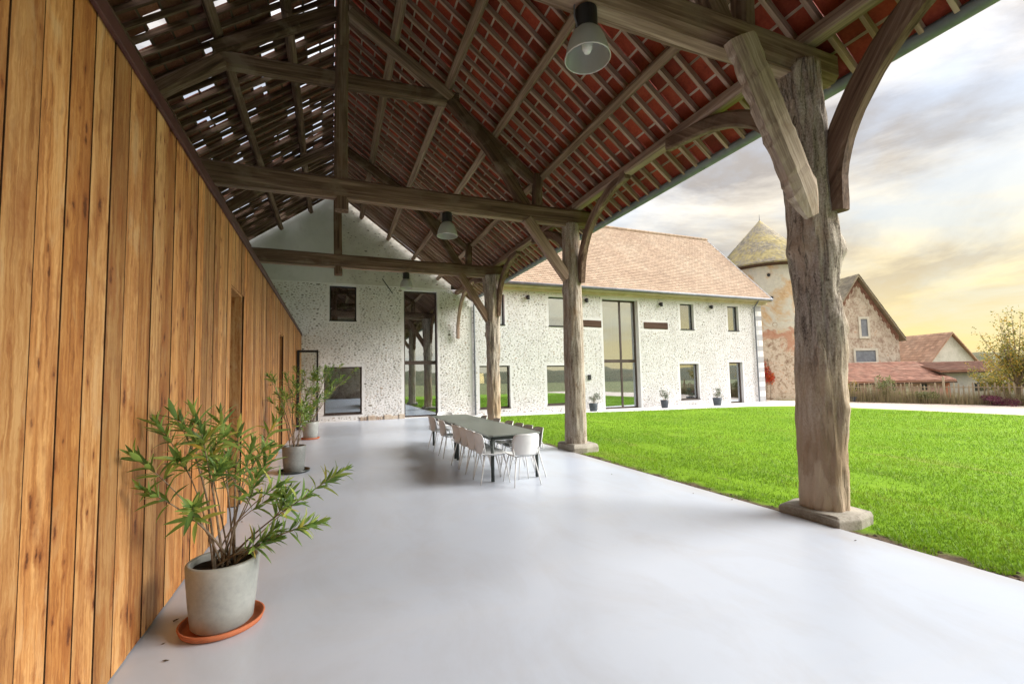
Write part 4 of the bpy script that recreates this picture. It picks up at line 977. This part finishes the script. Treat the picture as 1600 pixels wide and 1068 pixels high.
def pot(root, c, r, h, mat, taper=.84):
    pr = [(r*taper*.9, .0), (r*taper, .02), (r*(taper+1)/2, h*.4), (r*.985, h*.8), (r, h-.012), (r-.008, h), (r-.022, h), (r-.028, h-.01), (r-.03, h-.07)]
    mb = MB(); mb.lathe(pr, c, 40); mb.add([(c[0]+r*taper*.9*math.cos(k*.157), c[1]+r*taper*.9*math.sin(k*.157), c[2]) for k in range(40)], [tuple(range(39, -1, -1))]); mb.build('pot', mat, root, smooth=True)
    rr = random.Random(1); vs = [(c[0], c[1], c[2]+h-.035)]; fs = []
    for q, f in ((1, .5), (2, 1.)):
        for k in range(20): a = k*math.pi/10; vs.append((c[0]+(r-.028)*f*math.cos(a), c[1]+(r-.028)*f*math.sin(a), c[2]+h-.045+rr.uniform(-.012, .012)))
    for k in range(20): k2 = (k+1) % 20; fs += [(0, 1+k, 1+k2), (1+k, 21+k, 21+k2, 1+k2)]
    MB().add(vs, fs).build('soil', 'soil', root, smooth=True)
def saucer(c, r, mat, label):
    mb = MB(); mb.lathe([(0.001, .0), (r*.86, 0), (r*.95, .01), (r, .045), (r-.012, .047), (r*.92, .018), (r*.85, .012), (.001, .012)], c, 44)
    o = mb.build('plant_saucer', mat, None, smooth=True); return tag(o, label, 'saucer')
TIPS = [(-1.03, 3.2, 1.2), (-1.02, 3.5, 1.36), (-.98, 3.65, 1.41), (-.9, 3.8, 1.41), (-.74, 3.3, 1.3), (-.66, 4.0, 1.26), (-1.0, 3.25, 1.0), (-.51, 3.6, 1.18), (-.42, 4.1, 1.28), (-.31, 3.4, .93), (.09, 3.9, .89), (-.16, 3.4, .83), (-.15, 3.4, .64), (-.76, 3.9, 1.38), (-.44, 3.9, 1.04), (-.35, 3.5, .55)]
saucer((-.67, 3.62, 0), .25, 'terracotta', 'orange terracotta saucer under the nearest oleander pot')
pl1 = thing('potted_oleander', (-.67, 3.62, .012), 'large leafy oleander in a round grey pot nearest the camera', 'potted plant', 'oleanders along the boarded wall')
pot(pl1, (-.67, 3.62, .014), .215, .42, 'pot'); oleander(pl1, (-.67, 3.62, .38), TIPS, 9, 300)
def ring_tips(c, z, n, seed, r=.55):
    rr = random.Random(seed); return [(max(c[0]+rr.uniform(.15, r)*math.cos(a), -1.0), c[1]+rr.uniform(.15, r)*math.sin(a), z+rr.uniform(-.45, .1)) for a in [k*2*math.pi/n+rr.uniform(-.2, .2) for k in range(n)]]
saucer((-.62, 9.1, 0), .27, 'saucer_dark', 'black saucer under the middle oleander pot')
pl2 = thing('potted_oleander', (-.62, 9.1, .012), 'oleander in a grey pot on a black saucer, second along the boarded wall', 'potted plant', 'oleanders along the boarded wall')
pot(pl2, (-.62, 9.1, .014), .2, .46, 'pot_mid'); oleander(pl2, (-.62, 9.1, .42), ring_tips((-.55, 9.1), 1.65, 13, 5, .75), 19, 0)
saucer((-.55, 14.2, 0), .25, 'terracotta', 'terracotta saucer under the farthest oleander pot')
pl3 = thing('potted_oleander', (-.55, 14.2, .012), 'oleander in a grey pot farthest along the boarded wall', 'potted plant', 'oleanders along the boarded wall')
pot(pl3, (-.55, 14.2, .014), .22, .48, 'pot'); oleander(pl3, (-.55, 14.2, .44), ring_tips((-.25, 14.0), 2.0, 18, 6, 1.15), 29, 0)

def leaf_cloud(mb, centre, rad, n, size, seed, flat=.5):
    """small pointed leaf faces spread through an uneven volume"""
    rr = random.Random(seed)
    for _ in range(n):
        while True:
            p = Vector((rr.uniform(-1, 1), rr.uniform(-1, 1), rr.uniform(-1, 1)))
            if p.length < 1: break
        p = Vector((p.x*rad[0], p.y*rad[1], p.z*rad[2]))+Vector(centre)
        a = Vector((rr.gauss(0, 1), rr.gauss(0, 1), rr.gauss(0, 1)+.2)).normalized(); b = a.orthogonal().normalized()
        q = rr.uniform(0, 6.28); b = (Quaternion(a, q) @ b); s = size*rr.uniform(.6, 1.3); c = a.cross(b)
        mb.add([p, p+a*s*.5+b*s*.28, p+a*s, p+a*s*.5-b*s*.28], [(0, 1, 2, 3)])
    return mb
for k, (x, y, lab) in enumerate(((12.1, 19.2, 'small shrub in a dark pot left of the tall house window'), (16.45, 19.1, 'small shrub in a dark pot right of the tall house window'), (19.95, 18.9, 'small shrub in a dark pot beside the house door'))):
    t = thing('potted_shrub', (x, y, -.12), lab, 'potted plant', 'potted shrubs along the house')
    s = (1, .95, 1.1)[k]
    mb = MB(); mb.lathe([(.17*s, 0), (.21*s, .3), (.225*s, .42), (.20*s, .42), (.19*s, .36), (.001, .36)], (x, y, -.12), 20); mb.build('pot', 'pot_dark', t, smooth=True)
    rr = random.Random(k+70); mb = MB()
    for q in range(7): a = rr.uniform(0, 6.28); mb.tube([(x, y, .2), (x+.08*math.cos(a), y+.08*math.sin(a), .4), (x+.2*math.cos(a), y+.2*math.sin(a), .6+rr.uniform(0, .15))], .006, 4)
    mb.build('stem', 'stem', t)
    mb = MB(); 
    for q in range(9): leaf_cloud(mb, (x+rr.uniform(-.2, .2)*s, y+rr.uniform(-.2, .2), .55+rr.uniform(-.17, .22)), (.13, .13, .12), 60, .05, k*20+q)
    mb.build('crown', 'shrub', t)

# ================================================================== BACKGROUND BUILDINGS
# round tower with a lichened conical roof
tw = thing('round_tower', (29.3, 23.0, -.3), 'round stone tower with a lichen-covered conical roof behind the house', 'tower')
mb = MB(); mb.lathe([(3.22, -.2), (3.14, 1.5), (3.08, 9.3)], (29.3, 23, -.1), 72); mb.build('wall', 'tower', tw, smooth=True)
mb = MB(); n = 72; rr = random.Random(8)
rows = 34; ez, az, er = 9.0, 12.85, 3.5
mb.lathe([(er-.1, ez-.1), (er, ez), (.04, az)], (29.3, 23, 0), 48); rf = mb.build('roof', 'lichen_tile', tw)
mb = MB()
for j in range(rows):
    f0, f1 = j/rows, min((j+1.2)/rows, 1); r0, r1 = er*(1-f0)+.035, er*(1-f1)+.012; z0, z1 = ez+(az-ez)*f0, ez+(az-ez)*f1
    k = max(8, int(2*math.pi*r0/.22))
    for i in range(k):
        a0, a1 = 2*math.pi*(i+.5*(j % 2))/k+.01, 2*math.pi*(i+1+.5*(j % 2))/k-.01; q = rr.uniform(-.012, .012)
        mb.add([(29.3+(r0+q)*math.cos(a0), 23+(r0+q)*math.sin(a0), z0), (29.3+(r0+q)*math.cos(a1), 23+(r0+q)*math.sin(a1), z0), (29.3+r1*math.cos(a1), 23+r1*math.sin(a1), z1), (29.3+r1*math.cos(a0), 23+r1*math.sin(a0), z1)], [(0, 1, 2, 3)])
mb.build('tiles', 'lichen_tile', rf, kind='stuff')
MB().tube([(29.3, 23, 12.7), (29.3, 23, 13.3)], [.04, .01], 6).build('finial', 'zinc', tw)
MB().lathe([(3.1, 8.78), (3.34, 8.88), (3.42, 8.9), (3.42, 8.98)], (29.3, 23, 0), 48).build('cornice', 'lintel', tw)
for a, zz in ((3.92, 8.15), (3.95, 6.6), (3.78, 3.0), (3.98, 4.8)):
    x, y = 29.3+3.09*math.cos(a), 23+3.09*math.sin(a); d = Vector((math.cos(a), math.sin(a), 0))
    mb = MB(); mb.lathe([(.17, -.01), (.17, .03), (.11, .03), (.11, -.01)], (0, 0, 0), 10); m = Vector((0, 0, 1)).rotation_difference(d).to_matrix()
    mb.v = [tuple(m @ Vector(v)+Vector((x, y, zz))) for v in mb.v]; mb.build('putlog_hole', 'barn_wall', tw)
    mb = MB().lathe([(.001, .012), (.12, .012)], (0, 0, 0), 10); mb.v = [tuple(m @ Vector(v)+Vector((x, y, zz))) for v in mb.v]; mb.build('putlog_hole', 'black', tw)
iv = thing('climbing_ivy', (27.5, 21.4, -.1), 'bright red and orange creeper climbing the foot of the tower', 'ivy')
mb = MB(); rr = random.Random(12)
for q in range(26):
    a = rr.uniform(3.62, 3.86); zz = 1.0+abs(rr.gauss(0, 1))*.8; leaf_cloud(mb, (29.3+3.2*math.cos(a), 23+3.2*math.sin(a), min(zz, 3.2)), (.22, .22, .28), 70, .11, 300+q)
mb.build('leaves', 'ivy', iv)
mb = MB()
for a in (3.68, 3.75, 3.82): mb.tube([(29.3+3.28*math.cos(a), 23+3.28*math.sin(a), -.2), (29.3+3.19*math.cos(a+.03), 23+3.19*math.sin(a+.03), 1.4), (29.3+3.15*math.cos(a-.02), 23+3.15*math.sin(a-.02), 2.6)], .02, 5)
mb.build('stem', 'stem', iv)

# old barn: gable towards us
BA = Vector((47.9, 27.5, 0)); gd = Vector((.955, -.296, 0)); bd = Vector((.296, .955, 0)); hw = 4.1; apex = 10.85; evz = 5.1; LB = 16
ob = thing('stone_barn', (47.9, 27.5, -1.6), 'old steep-gabled rubble stone barn behind the picket fence', 'barn')
def BP(u, d, zz): return tuple(BA+gd*u+bd*d+Vector((0, 0, zz)))
mb = MB(); mb.add([BP(-hw, 0, -1.8), BP(hw, 0, -1.8), BP(hw, 0, evz), BP(0, 0, apex-.25), BP(-hw, 0, evz), BP(-hw, LB, -1.8), BP(hw, LB, -1.8), BP(hw, LB, evz), BP(0, LB, apex-.25), BP(-hw, LB, evz)], [(0, 1, 2, 3, 4), (9, 8, 7, 6, 5), (1, 6, 7, 2), (5, 0, 4, 9)])
mb.build('wall', 'barn_wall', ob)
for s in (-1, 1):
    mb = MB(); k = (apex-evz)/hw
    e0, e1 = hw+.45, evz-.45*k
    P8 = [BP(s*e0, -.35, e1), BP(0, -.35, apex), BP(0, LB+.3, apex), BP(s*e0, LB+.3, e1), BP(s*e0, -.35, e1+.22), BP(0, -.35, apex+.22), BP(0, LB+.3, apex+.22), BP(s*e0, LB+.3, e1+.22)]
    mb.hexa(P8); r_ = mb.build('roof', 'barn_tile', ob)
    mb = MB(); rr = random.Random(15+s)
    for j in range(26):
        f0, f1 = j/26, min((j+1.15)/26, 1)
        for i in range(46):
            d0 = -.38+i*(LB+.7)/46; d1 = d0+(LB+.7)/46-.02; o = .25+rr.uniform(0, .03)
            q = lambda f, d, o: BP(s*e0*(1-f), d, e1+(apex-e1)*f+o)
            mb.add([q(f0, d0, o+.03), q(f0, d1, o+.03), q(f1, d1, o-.015), q(f1, d0, o-.015)], [(0, 1, 2, 3)])
    mb.build('tiles', 'barn_tile', r_, kind='stuff')
    # brick verge following the gable
    mb = MB()
    for j in range(20):
        f0, f1 = j/20, (j+.9)/20; w = .55 if j % 2 else .3
        mb.hexa([BP(s*hw*(1-f0), -.03, evz-.3+(apex-evz)*f0-w), BP(s*hw*(1-f1), -.03, evz-.3+(apex-evz)*f1-w), BP(s*hw*(1-f1), .05, evz-.3+(apex-evz)*f1-w), BP(s*hw*(1-f0), .05, evz-.3+(apex-evz)*f0-w),
                 BP(s*hw*(1-f0), -.03, evz+.1+(apex-evz)*f0-.2), BP(s*hw*(1-f1), -.03, evz+.1+(apex-evz)*f1-.2), BP(s*hw*(1-f1), .05, evz+.1+(apex-evz)*f1-.2), BP(s*hw*(1-f0), .05, evz+.1+(apex-evz)*f0-.2)])
    mb.build('brick_verge', 'brick_dark', ob)
for u0, u1, z0, z1 in ((.15, .85, 5.0, 6.7), (-.6, 1.5, 2.5, 3.6)):
    fw = .22; mb = MB()
    for a, b, c, d in ((u0-fw, u0, z0-fw, z1+fw), (u1, u1+fw, z0-fw, z1+fw), (u0, u1, z0-fw, z0), (u0, u1, z1, z1+fw)): mb.hexa([BP(a, -.06, c), BP(b, -.06, c), BP(b, .1, c), BP(a, .1, c), BP(a, -.06, d), BP(b, -.06, d), BP(b, .1, d), BP(a, .1, d)])
    w = mb.build('window', 'sandstone', ob)
    mb = MB(); mb.hexa([BP(u0, -.02, z0), BP(u1, -.02, z0), BP(u1, .05, z0), BP(u0, .05, z0), BP(u0, -.02, z1), BP(u1, -.02, z1), BP(u1, .05, z1), BP(u0, .05, z1)]); mb.build('pane', 'zinc', w)

# low building generic: front from A to B, roof sloping back
def low_building(name, A, B, depth, base, eave, top, wall, tile, label, cat, gable=False, over=.35):
    A, B = Vector((*A, 0)), Vector((*B, 0)); u = (B-A).normalized(); nb = Vector((-u.y, u.x, 0)); L = (B-A).length
    if nb.dot(A) < 0: nb = -nb
    t = thing(name, (A.x, A.y, base), label, cat)
    P = lambda a, d, zz: tuple(A+u*a+nb*d+Vector((0, 0, zz)))
    mb = MB(); dm = depth/2 if gable else depth
    mb.hexa([P(0, 0, base), P(L, 0, base), P(L, depth, base), P(0, depth, base), P(0, 0, eave), P(L, 0, eave), P(L, depth, eave), P(0, depth, eave)])
    for a in (0, L):
        mb.quad(P(a, 0, eave), P(a, dm, top-.1), P(a, depth, eave if gable else eave))
    if not gable: mb.quad(P(0, depth, eave), P(L, depth, eave), P(L, depth, top-.1), P(0, depth, top-.1))
    mb.build('wall', wall, t)
    k = (top-eave)/dm
    o_ = over if not gable else .25
    sl = [(-over, dm, eave-over*k, top)]+([(depth+over, dm, eave-over*k, top)] if gable else [])
    for d0, d1, z0, z1 in sl:
        mb = MB(); mb.hexa([P(-o_, d0, z0), P(L+o_, d0, z0), P(L+o_, d1, z1), P(-o_, d1, z1), P(-o_, d0, z0+.12), P(L+o_, d0, z0+.12), P(L+o_, d1, z1+.12), P(-o_, d1, z1+.12)])
        r_ = mb.build('roof', tile, t)
        mb = MB(); rr = random.Random(int(L*10)); nj = max(6, int(abs(d1-d0)/.25)); ni = int(L/.3)
        for j in range(nj):
            f0, f1 = j/nj, min((j+1.15)/nj, 1)
            for i in range(ni):
                a0 = -o_+i*(L+2*o_)/ni; a1 = a0+(L+2*o_)/ni-.02; o = .14+rr.uniform(0, .025)
                mb.add([P(a0, d0+(d1-d0)*f0, z0+(z1-z0)*f0+o+.03), P(a1, d0+(d1-d0)*f0, z0+(z1-z0)*f0+o+.03), P(a1, d0+(d1-d0)*f1, z0+(z1-z0)*f1+o-.01), P(a0, d0+(d1-d0)*f1, z0+(z1-z0)*f1+o-.01)], [(0, 1, 2, 3)])
        mb.build('tiles', tile, r_, kind='stuff')
        MB().hexa([P(-o_, d0-.02, z0-.12), P(L+o_, d0-.02, z0-.12), P(L+o_, d0+.03, z0-.12), P(-o_, d0+.03, z0-.12), P(-o_, d0-.02, z0-.01), P(L+o_, d0-.02, z0-.01), P(L+o_, d0+.03, z0-.01), P(-o_, d0+.03, z0-.01)]).build('fascia', 'lintel', t)
    return t, P, L
lt, P, L = low_building('lean_to_shed', (39.8, 24.6), (48.6, 21.3), 3.4, -1.8, .75, 2.25, 'pink_wall', 'lean_tile', 'long low shed with a red tiled roof in front of the old barn', 'shed')
for a in (1.2, 4.3, 7.0):
    MB().hexa([P(a, -.03, -.1), P(a+.45, -.03, -.1), P(a+.45, .05, -.1), P(a, .05, -.1), P(a, -.03, .42), P(a+.45, -.03, .42), P(a+.45, .05, .42), P(a, .05, .42)]).build('window', 'black', lt)
MB().hexa([P(L-.35, -.05, -1.8), P(L+.02, -.05, -1.8), P(L+.02, .3, -1.8), P(L-.35, .3, -1.8), P(L-.35, -.05, .62), P(L+.02, -.05, .62), P(L+.02, .3, .62), P(L-.35, .3, .62)]).build('brick_pier', 'brick', lt)
for a, w in ((2.2, .5), (5.6, .35)): MB().hexa([P(a, -.04, -1.8), P(a+w, -.04, -1.8), P(a+w, .1, -1.8), P(a, .1, -1.8), P(a, -.04, .6), P(a+w, -.04, .6), P(a+w, .1, .6), P(a, .1, .6)]).build('pier', 'pale_wall', lt)
gt, P, L = low_building('rubble_outbuilding', (48.9, 21.9), (55.6, 18.6), 3.6, -1.8, 1.45, 2.2, 'grey_wall', 'lean_tile', 'low grey rubble outbuilding with one small dark window right of the shed', 'outbuilding')
MB().hexa([P(2.6, -.03, -.3), P(3.5, -.03, -.3), P(3.5, .05, -.3), P(2.6, .05, -.3), P(2.6, -.03, .4), P(3.5, -.03, .4), P(3.5, .05, .4), P(2.6, .05, .4)]).build('window', 'black', gt)
# cottage behind: side roof plus pale gable turned to the right
ct, P, L = low_building('tiled_cottage', (55.6, 29.6), (54.6, 25.2), 5.2, -1.8, 2.5, 5.15, 'pale_wall', 'far_tile', 'small cottage with orange tiled roof and pale gable beyond the outbuilding', 'cottage', True, .3)

# picket fence
fn = thing('picket_fence', (28.6, 13, -.16), 'weathered wooden picket fence along the far side of the gravel', 'fence')
fp = [(27.6, 18.3), (28.1, 15.5), (28.7, 12.8), (29.6, 10.2), (30.2, 7.5), (30.6, 4.5)]
pm = [MB().add([(-.03, -.012, 0), (.03, -.012, 0), (.03, .012, 0), (-.03, .012, 0), (-.03, -.012, h-.08), (.03, -.012, h-.08), (.03, .012, h-.08), (-.03, .012, h-.08), (0, -.012, h), (0, .012, h)], [(3, 2, 1, 0), (0, 1, 5, 8, 4), (2, 3, 7, 9, 6), (1, 2, 6, 5), (3, 0, 4, 7), (5, 6, 9, 8), (4, 8, 9, 7)]).mesh('picket', 'picket') for h in (1.02, 1.1, 1.16)]
rr = random.Random(2)
for (a, b), (c, d) in zip(fp[:-1], fp[1:]):
    L = math.hypot(c-a, d-b); k = int(L/.17); an = math.atan2(d-b, c-a)
    for i in range(k):
        f = i/k; piece('picket', rr.choice(pm), fn, (a+(c-a)*f, b+(d-b)*f, -.2), rot=(rr.uniform(-.04, .04), rr.uniform(-.05, .05), an+rr.uniform(-.2, .2)))
    for zz in (.15, .7): MB().tube([(a, b, zz), (c, d, zz)], .022, 5).build('rail', 'picket', fn)
    MB().tube([(c, d, -.3), (c, d, 1.25)], .05, 7).build('fence_post', 'picket', fn)

def bush(name, c, r, n, size, mat, label, cat, seed, group=None, stems=5):
    t = thing(name, (c[0], c[1], -.2), label, cat, group); rr = random.Random(seed)
    mb = MB()
    for q in range(n): leaf_cloud(mb, (c[0]+rr.gauss(0, .45)*r[0], c[1]+rr.gauss(0, .45)*r[1], c[2]+rr.uniform(-.8, .8)*r[2]), (r[0]*.35, r[1]*.35, r[2]*.3), 45, size, seed*50+q)
    mb.build('crown', mat, t)
    mb = MB()
    for q in range(stems): a = rr.uniform(0, 6.28); mb.tube([(c[0], c[1], -.2), (c[0]+.3*r[0]*math.cos(a), c[1]+.3*r[1]*math.sin(a), c[2]), (c[0]+.6*r[0]*math.cos(a), c[1]+.6*r[1]*math.sin(a), c[2]+.7*r[2])], .012, 4)
    mb.build('stem', 'stem', t); return t
bush('garden_shrub', (28.4, 15.2, .6), (.55, .6, .75), 34, .09, 'bush', 'upright olive green shrub by the fence right of the nearest post', 'shrub', 41)
bush('garden_shrub', (28.0, 16.9, .5), (.35, .5, .7), 20, .08, 'autumn', 'yellowing shrub by the fence just right of the nearest post', 'shrub', 42)
bush('garden_shrub', (28.4, 13.4, .2), (.4, .9, .3), 26, .08, 'bush', 'low spreading green shrub at the foot of the fence', 'shrub', 43)
bush('heather_bush', (28.6, 10.85, .12), (.45, .75, .26), 34, .06, 'heather', 'low dark purple heather bush in front of the fence', 'bush', 44)
for k, y in enumerate((17.75, 17.2, 16.4)):
    t = thing('plant_pot', (27.6, y, -.13), f'dark pot on the gravel by the fence, {("left", "middle", "right")[k]} of three', 'pot', 'dark pots by the fence')
    MB().lathe([(.12, 0), (.17, .26), (.15, .26), (.14, .2), (.001, .2)], (27.6, y, -.125), 14).build('body', 'pot_dark', t, smooth=True); MB().lathe([(.165, .25), (.178, .255), (.178, .285), (.15, .285)], (27.6, y, -.125), 14).build('rim', 'pot_dark', t, smooth=True)
# tall dry grasses along the fence
vs = []; fs = []; rr = random.Random(77)
for _ in range(9000):
    f = rr.random()*4.3; k = int(f); f -= k; a, b = fp[k]; c, d = fp[k+1] if k+1 < len(fp) else fp[k]
    x = a+(c-a)*f+rr.gauss(-.05, .3); y = b+(d-b)*f+rr.gauss(0, .2); h = rr.uniform(.3, 1.0)*(.55+.6*abs(mnoise.noise((x*.7, y*.7, 1)))+.25); q = rr.uniform(0, 6.28); l = rr.uniform(.05, .3)*h; i = len(vs)
    vs += [(x-.012*math.sin(q), y+.012*math.cos(q), -.2), (x+.012*math.sin(q), y-.012*math.cos(q), -.2), (x+l*math.cos(q), y+l*math.sin(q), -.2+h)]; fs.append((i, i+1, i+2))
tag(link(bpy.data.objects.new('dry_grass', np_mesh('dry_grass', np.array(vs), np.array(fs), 'drygrass'))), 'tall dry straw-coloured grasses along the picket fence', 'grass', kind='stuff')

# small autumn tree at the right edge, tall shoots
def tree(c, h, label, seed, n, name='autumn_tree', mat='autumn', spread=1.6):
    t = thing(name, c, label, 'tree'); rr = random.Random(seed); c = Vector(c)
    tr_ = MB(); cr = MB()
    tr_.tube([c, c+Vector((.03, .02, h*.2)), c+Vector((0, .05, h*.4))], [.11, .085, .06], 8)
    for q in range(n):
        a = rr.uniform(0, 6.28); rad = rr.uniform(.2, 1)*spread; b0 = c+Vector((0, 0, h*rr.uniform(.12, .38)))
        top = c+Vector((rad*math.cos(a), rad*math.sin(a), h*(rr.uniform(.5, .78) if rad > .5*spread else rr.uniform(.7, 1.)))); mid = (b0+top)/2+Vector((.25*rad*math.cos(a), .25*rad*math.sin(a), -.1))
        pts = bez(b0, mid, top, 8); tr_.tube(pts, [.028-.003*i for i in range(9)], 5)
        for i in range(2, 9):
            cnt = int(46*(1.15-i/9)); leaf_cloud(cr, pts[i]+Vector((rr.gauss(0, .1), rr.gauss(0, .1), 0)), ((.42-.035*i), (.42-.035*i), .24), max(cnt, 11), .095, seed*99+q*10+i)
    tr_.build('trunk', 'stem', t, smooth=True); cr.build('crown', mat, t); return t
tree((30.0, 10.6, -.2), 4.6, 'small autumn tree with yellowing leaves and tall shoots at the right edge', 61, 30, spread=1.5)
tree((31.2, 9.0, -.2), 4.1, 'bushier autumn tree just behind the other at the right edge', 62, 34, spread=1.7)
tree((33.5, 12.3, -.4), 2.9, 'low green-yellow tree behind the fence', 63, 22, spread=1.5)

# ================================================================== GRASS, CLODS
N = 230000
u = rng.random(N); D_ = 5.2+u**1.6*20.
th = rng.uniform(R(18), R(90), N); x = D_*np.sin(th); y = D_*np.cos(th)
ye = np.interp(x, [p[0] for p in lawn_edge[:11]], [p[1] for p in lawn_edge[:11]])
ok = (x > 4.86) & (y < ye-.03) & (x < 23.0) & ((x < 21.7) | (y < 15)); x, y, D_ = x[ok], y[ok], D_[ok]
for bx0, bx1, by0, by1 in ((4.8, 5.44, 3.06, 3.84), (4.8, 5.5, 8.48, 9.32), (4.8, 5.52, 13.93, 14.82)):
    k = ~((x > bx0) & (x < bx1) & (y > by0) & (y < by1)); x, y, D_ = x[k], y[k], D_[k]
e = np.array([mnoise.noise((a*3.1, b*3.1, 2.)) for a, b in zip(x, y)]); pt = np.array([mnoise.noise((a*.8, b*.35, 8.)) for a, b in zip(x, y)])
k = (x > 5.08+.5*e) & ~((pt > .38) & (rng.random(len(x)) < .7)); x, y, D_, e = x[k], y[k], D_[k], e[k]
n = len(x); q = rng.uniform(0, 6.28, n); h = rng.uniform(.022, .055, n)*(1+.35*e); w = .0022*(1+D_*.16); l = h*rng.uniform(.1, .9, n)
zg = np.array([lz(a, b) for a, b in zip(x, y)])-.004
q2 = q+rng.uniform(-.8, .8, n)
V = np.empty((n, 3, 3)); V[:, 0] = np.stack([x-w*np.sin(q), y+w*np.cos(q), zg], 1); V[:, 1] = np.stack([x+w*np.sin(q), y-w*np.cos(q), zg], 1); V[:, 2] = np.stack([x+l*np.cos(q2), y+l*np.sin(q2), zg+h], 1)
tag(link(bpy.data.objects.new('lawn_grass', np_mesh('lawn_grass', V.reshape(-1, 3), np.arange(3*n).reshape(-1, 3), 'grass'))), 'short bright green grass growing on the lawn', 'grass', kind='stuff')
mb = MB(); rr = random.Random(91)
for _ in range(520):
    y = rr.uniform(.4, 17.5); x = 4.84+abs(rr.gauss(0, .11)); s = rr.uniform(.006, .028); zz = lz(x, y)
    if any(a < y < b and x < 5.5 for a, b in ((3.06, 3.84), (8.48, 9.32), (13.93, 14.82))): continue
    vs = [(x+s*rr.uniform(.6, 1.2)*a, y+s*rr.uniform(.6, 1.3)*b, zz+s*.8*c*rr.uniform(.6, 1.1)) for a, b, c in ((1, 0, .2), (0, 1, .2), (-1, 0, .2), (0, -1, .2), (0, 0, 1))]
    mb.add(vs, [(0, 1, 4), (1, 2, 4), (2, 3, 4), (3, 0, 4)])
tag(mb.build('soil_clods', 'clod'), 'crumbs of brown earth along the edge of the terrace', 'soil', kind='stuff')

mb = MB(); rr = random.Random(123)
for _ in range(26):
    if rr.random() < .6: x, y = WX+.03+abs(rr.gauss(0, .12)), rr.uniform(2.2, 17)
    else: x, y = 4.78-abs(rr.gauss(0, .35)), rr.uniform(1.6, 17)
    a = rr.uniform(0, 6.28); l = rr.uniform(.012, .03); w = l*rr.uniform(.2, .4); ca, sa = math.cos(a), math.sin(a)
    P = lambda u, v, q: (x+u*ca-v*sa, y+u*sa+v*ca, .003+q)
    mb.add([P(-l, 0, .004), P(0, -w, .001), P(l, 0, .006), P(0, w, .001), P(0, 0, .009)], [(0, 1, 4), (1, 2, 4), (2, 3, 4), (3, 0, 4)])
tag(mb.build('fallen_leaves', 'clod'), 'small dry leaf scraps blown along the edges of the terrace', 'leaves', kind='stuff')
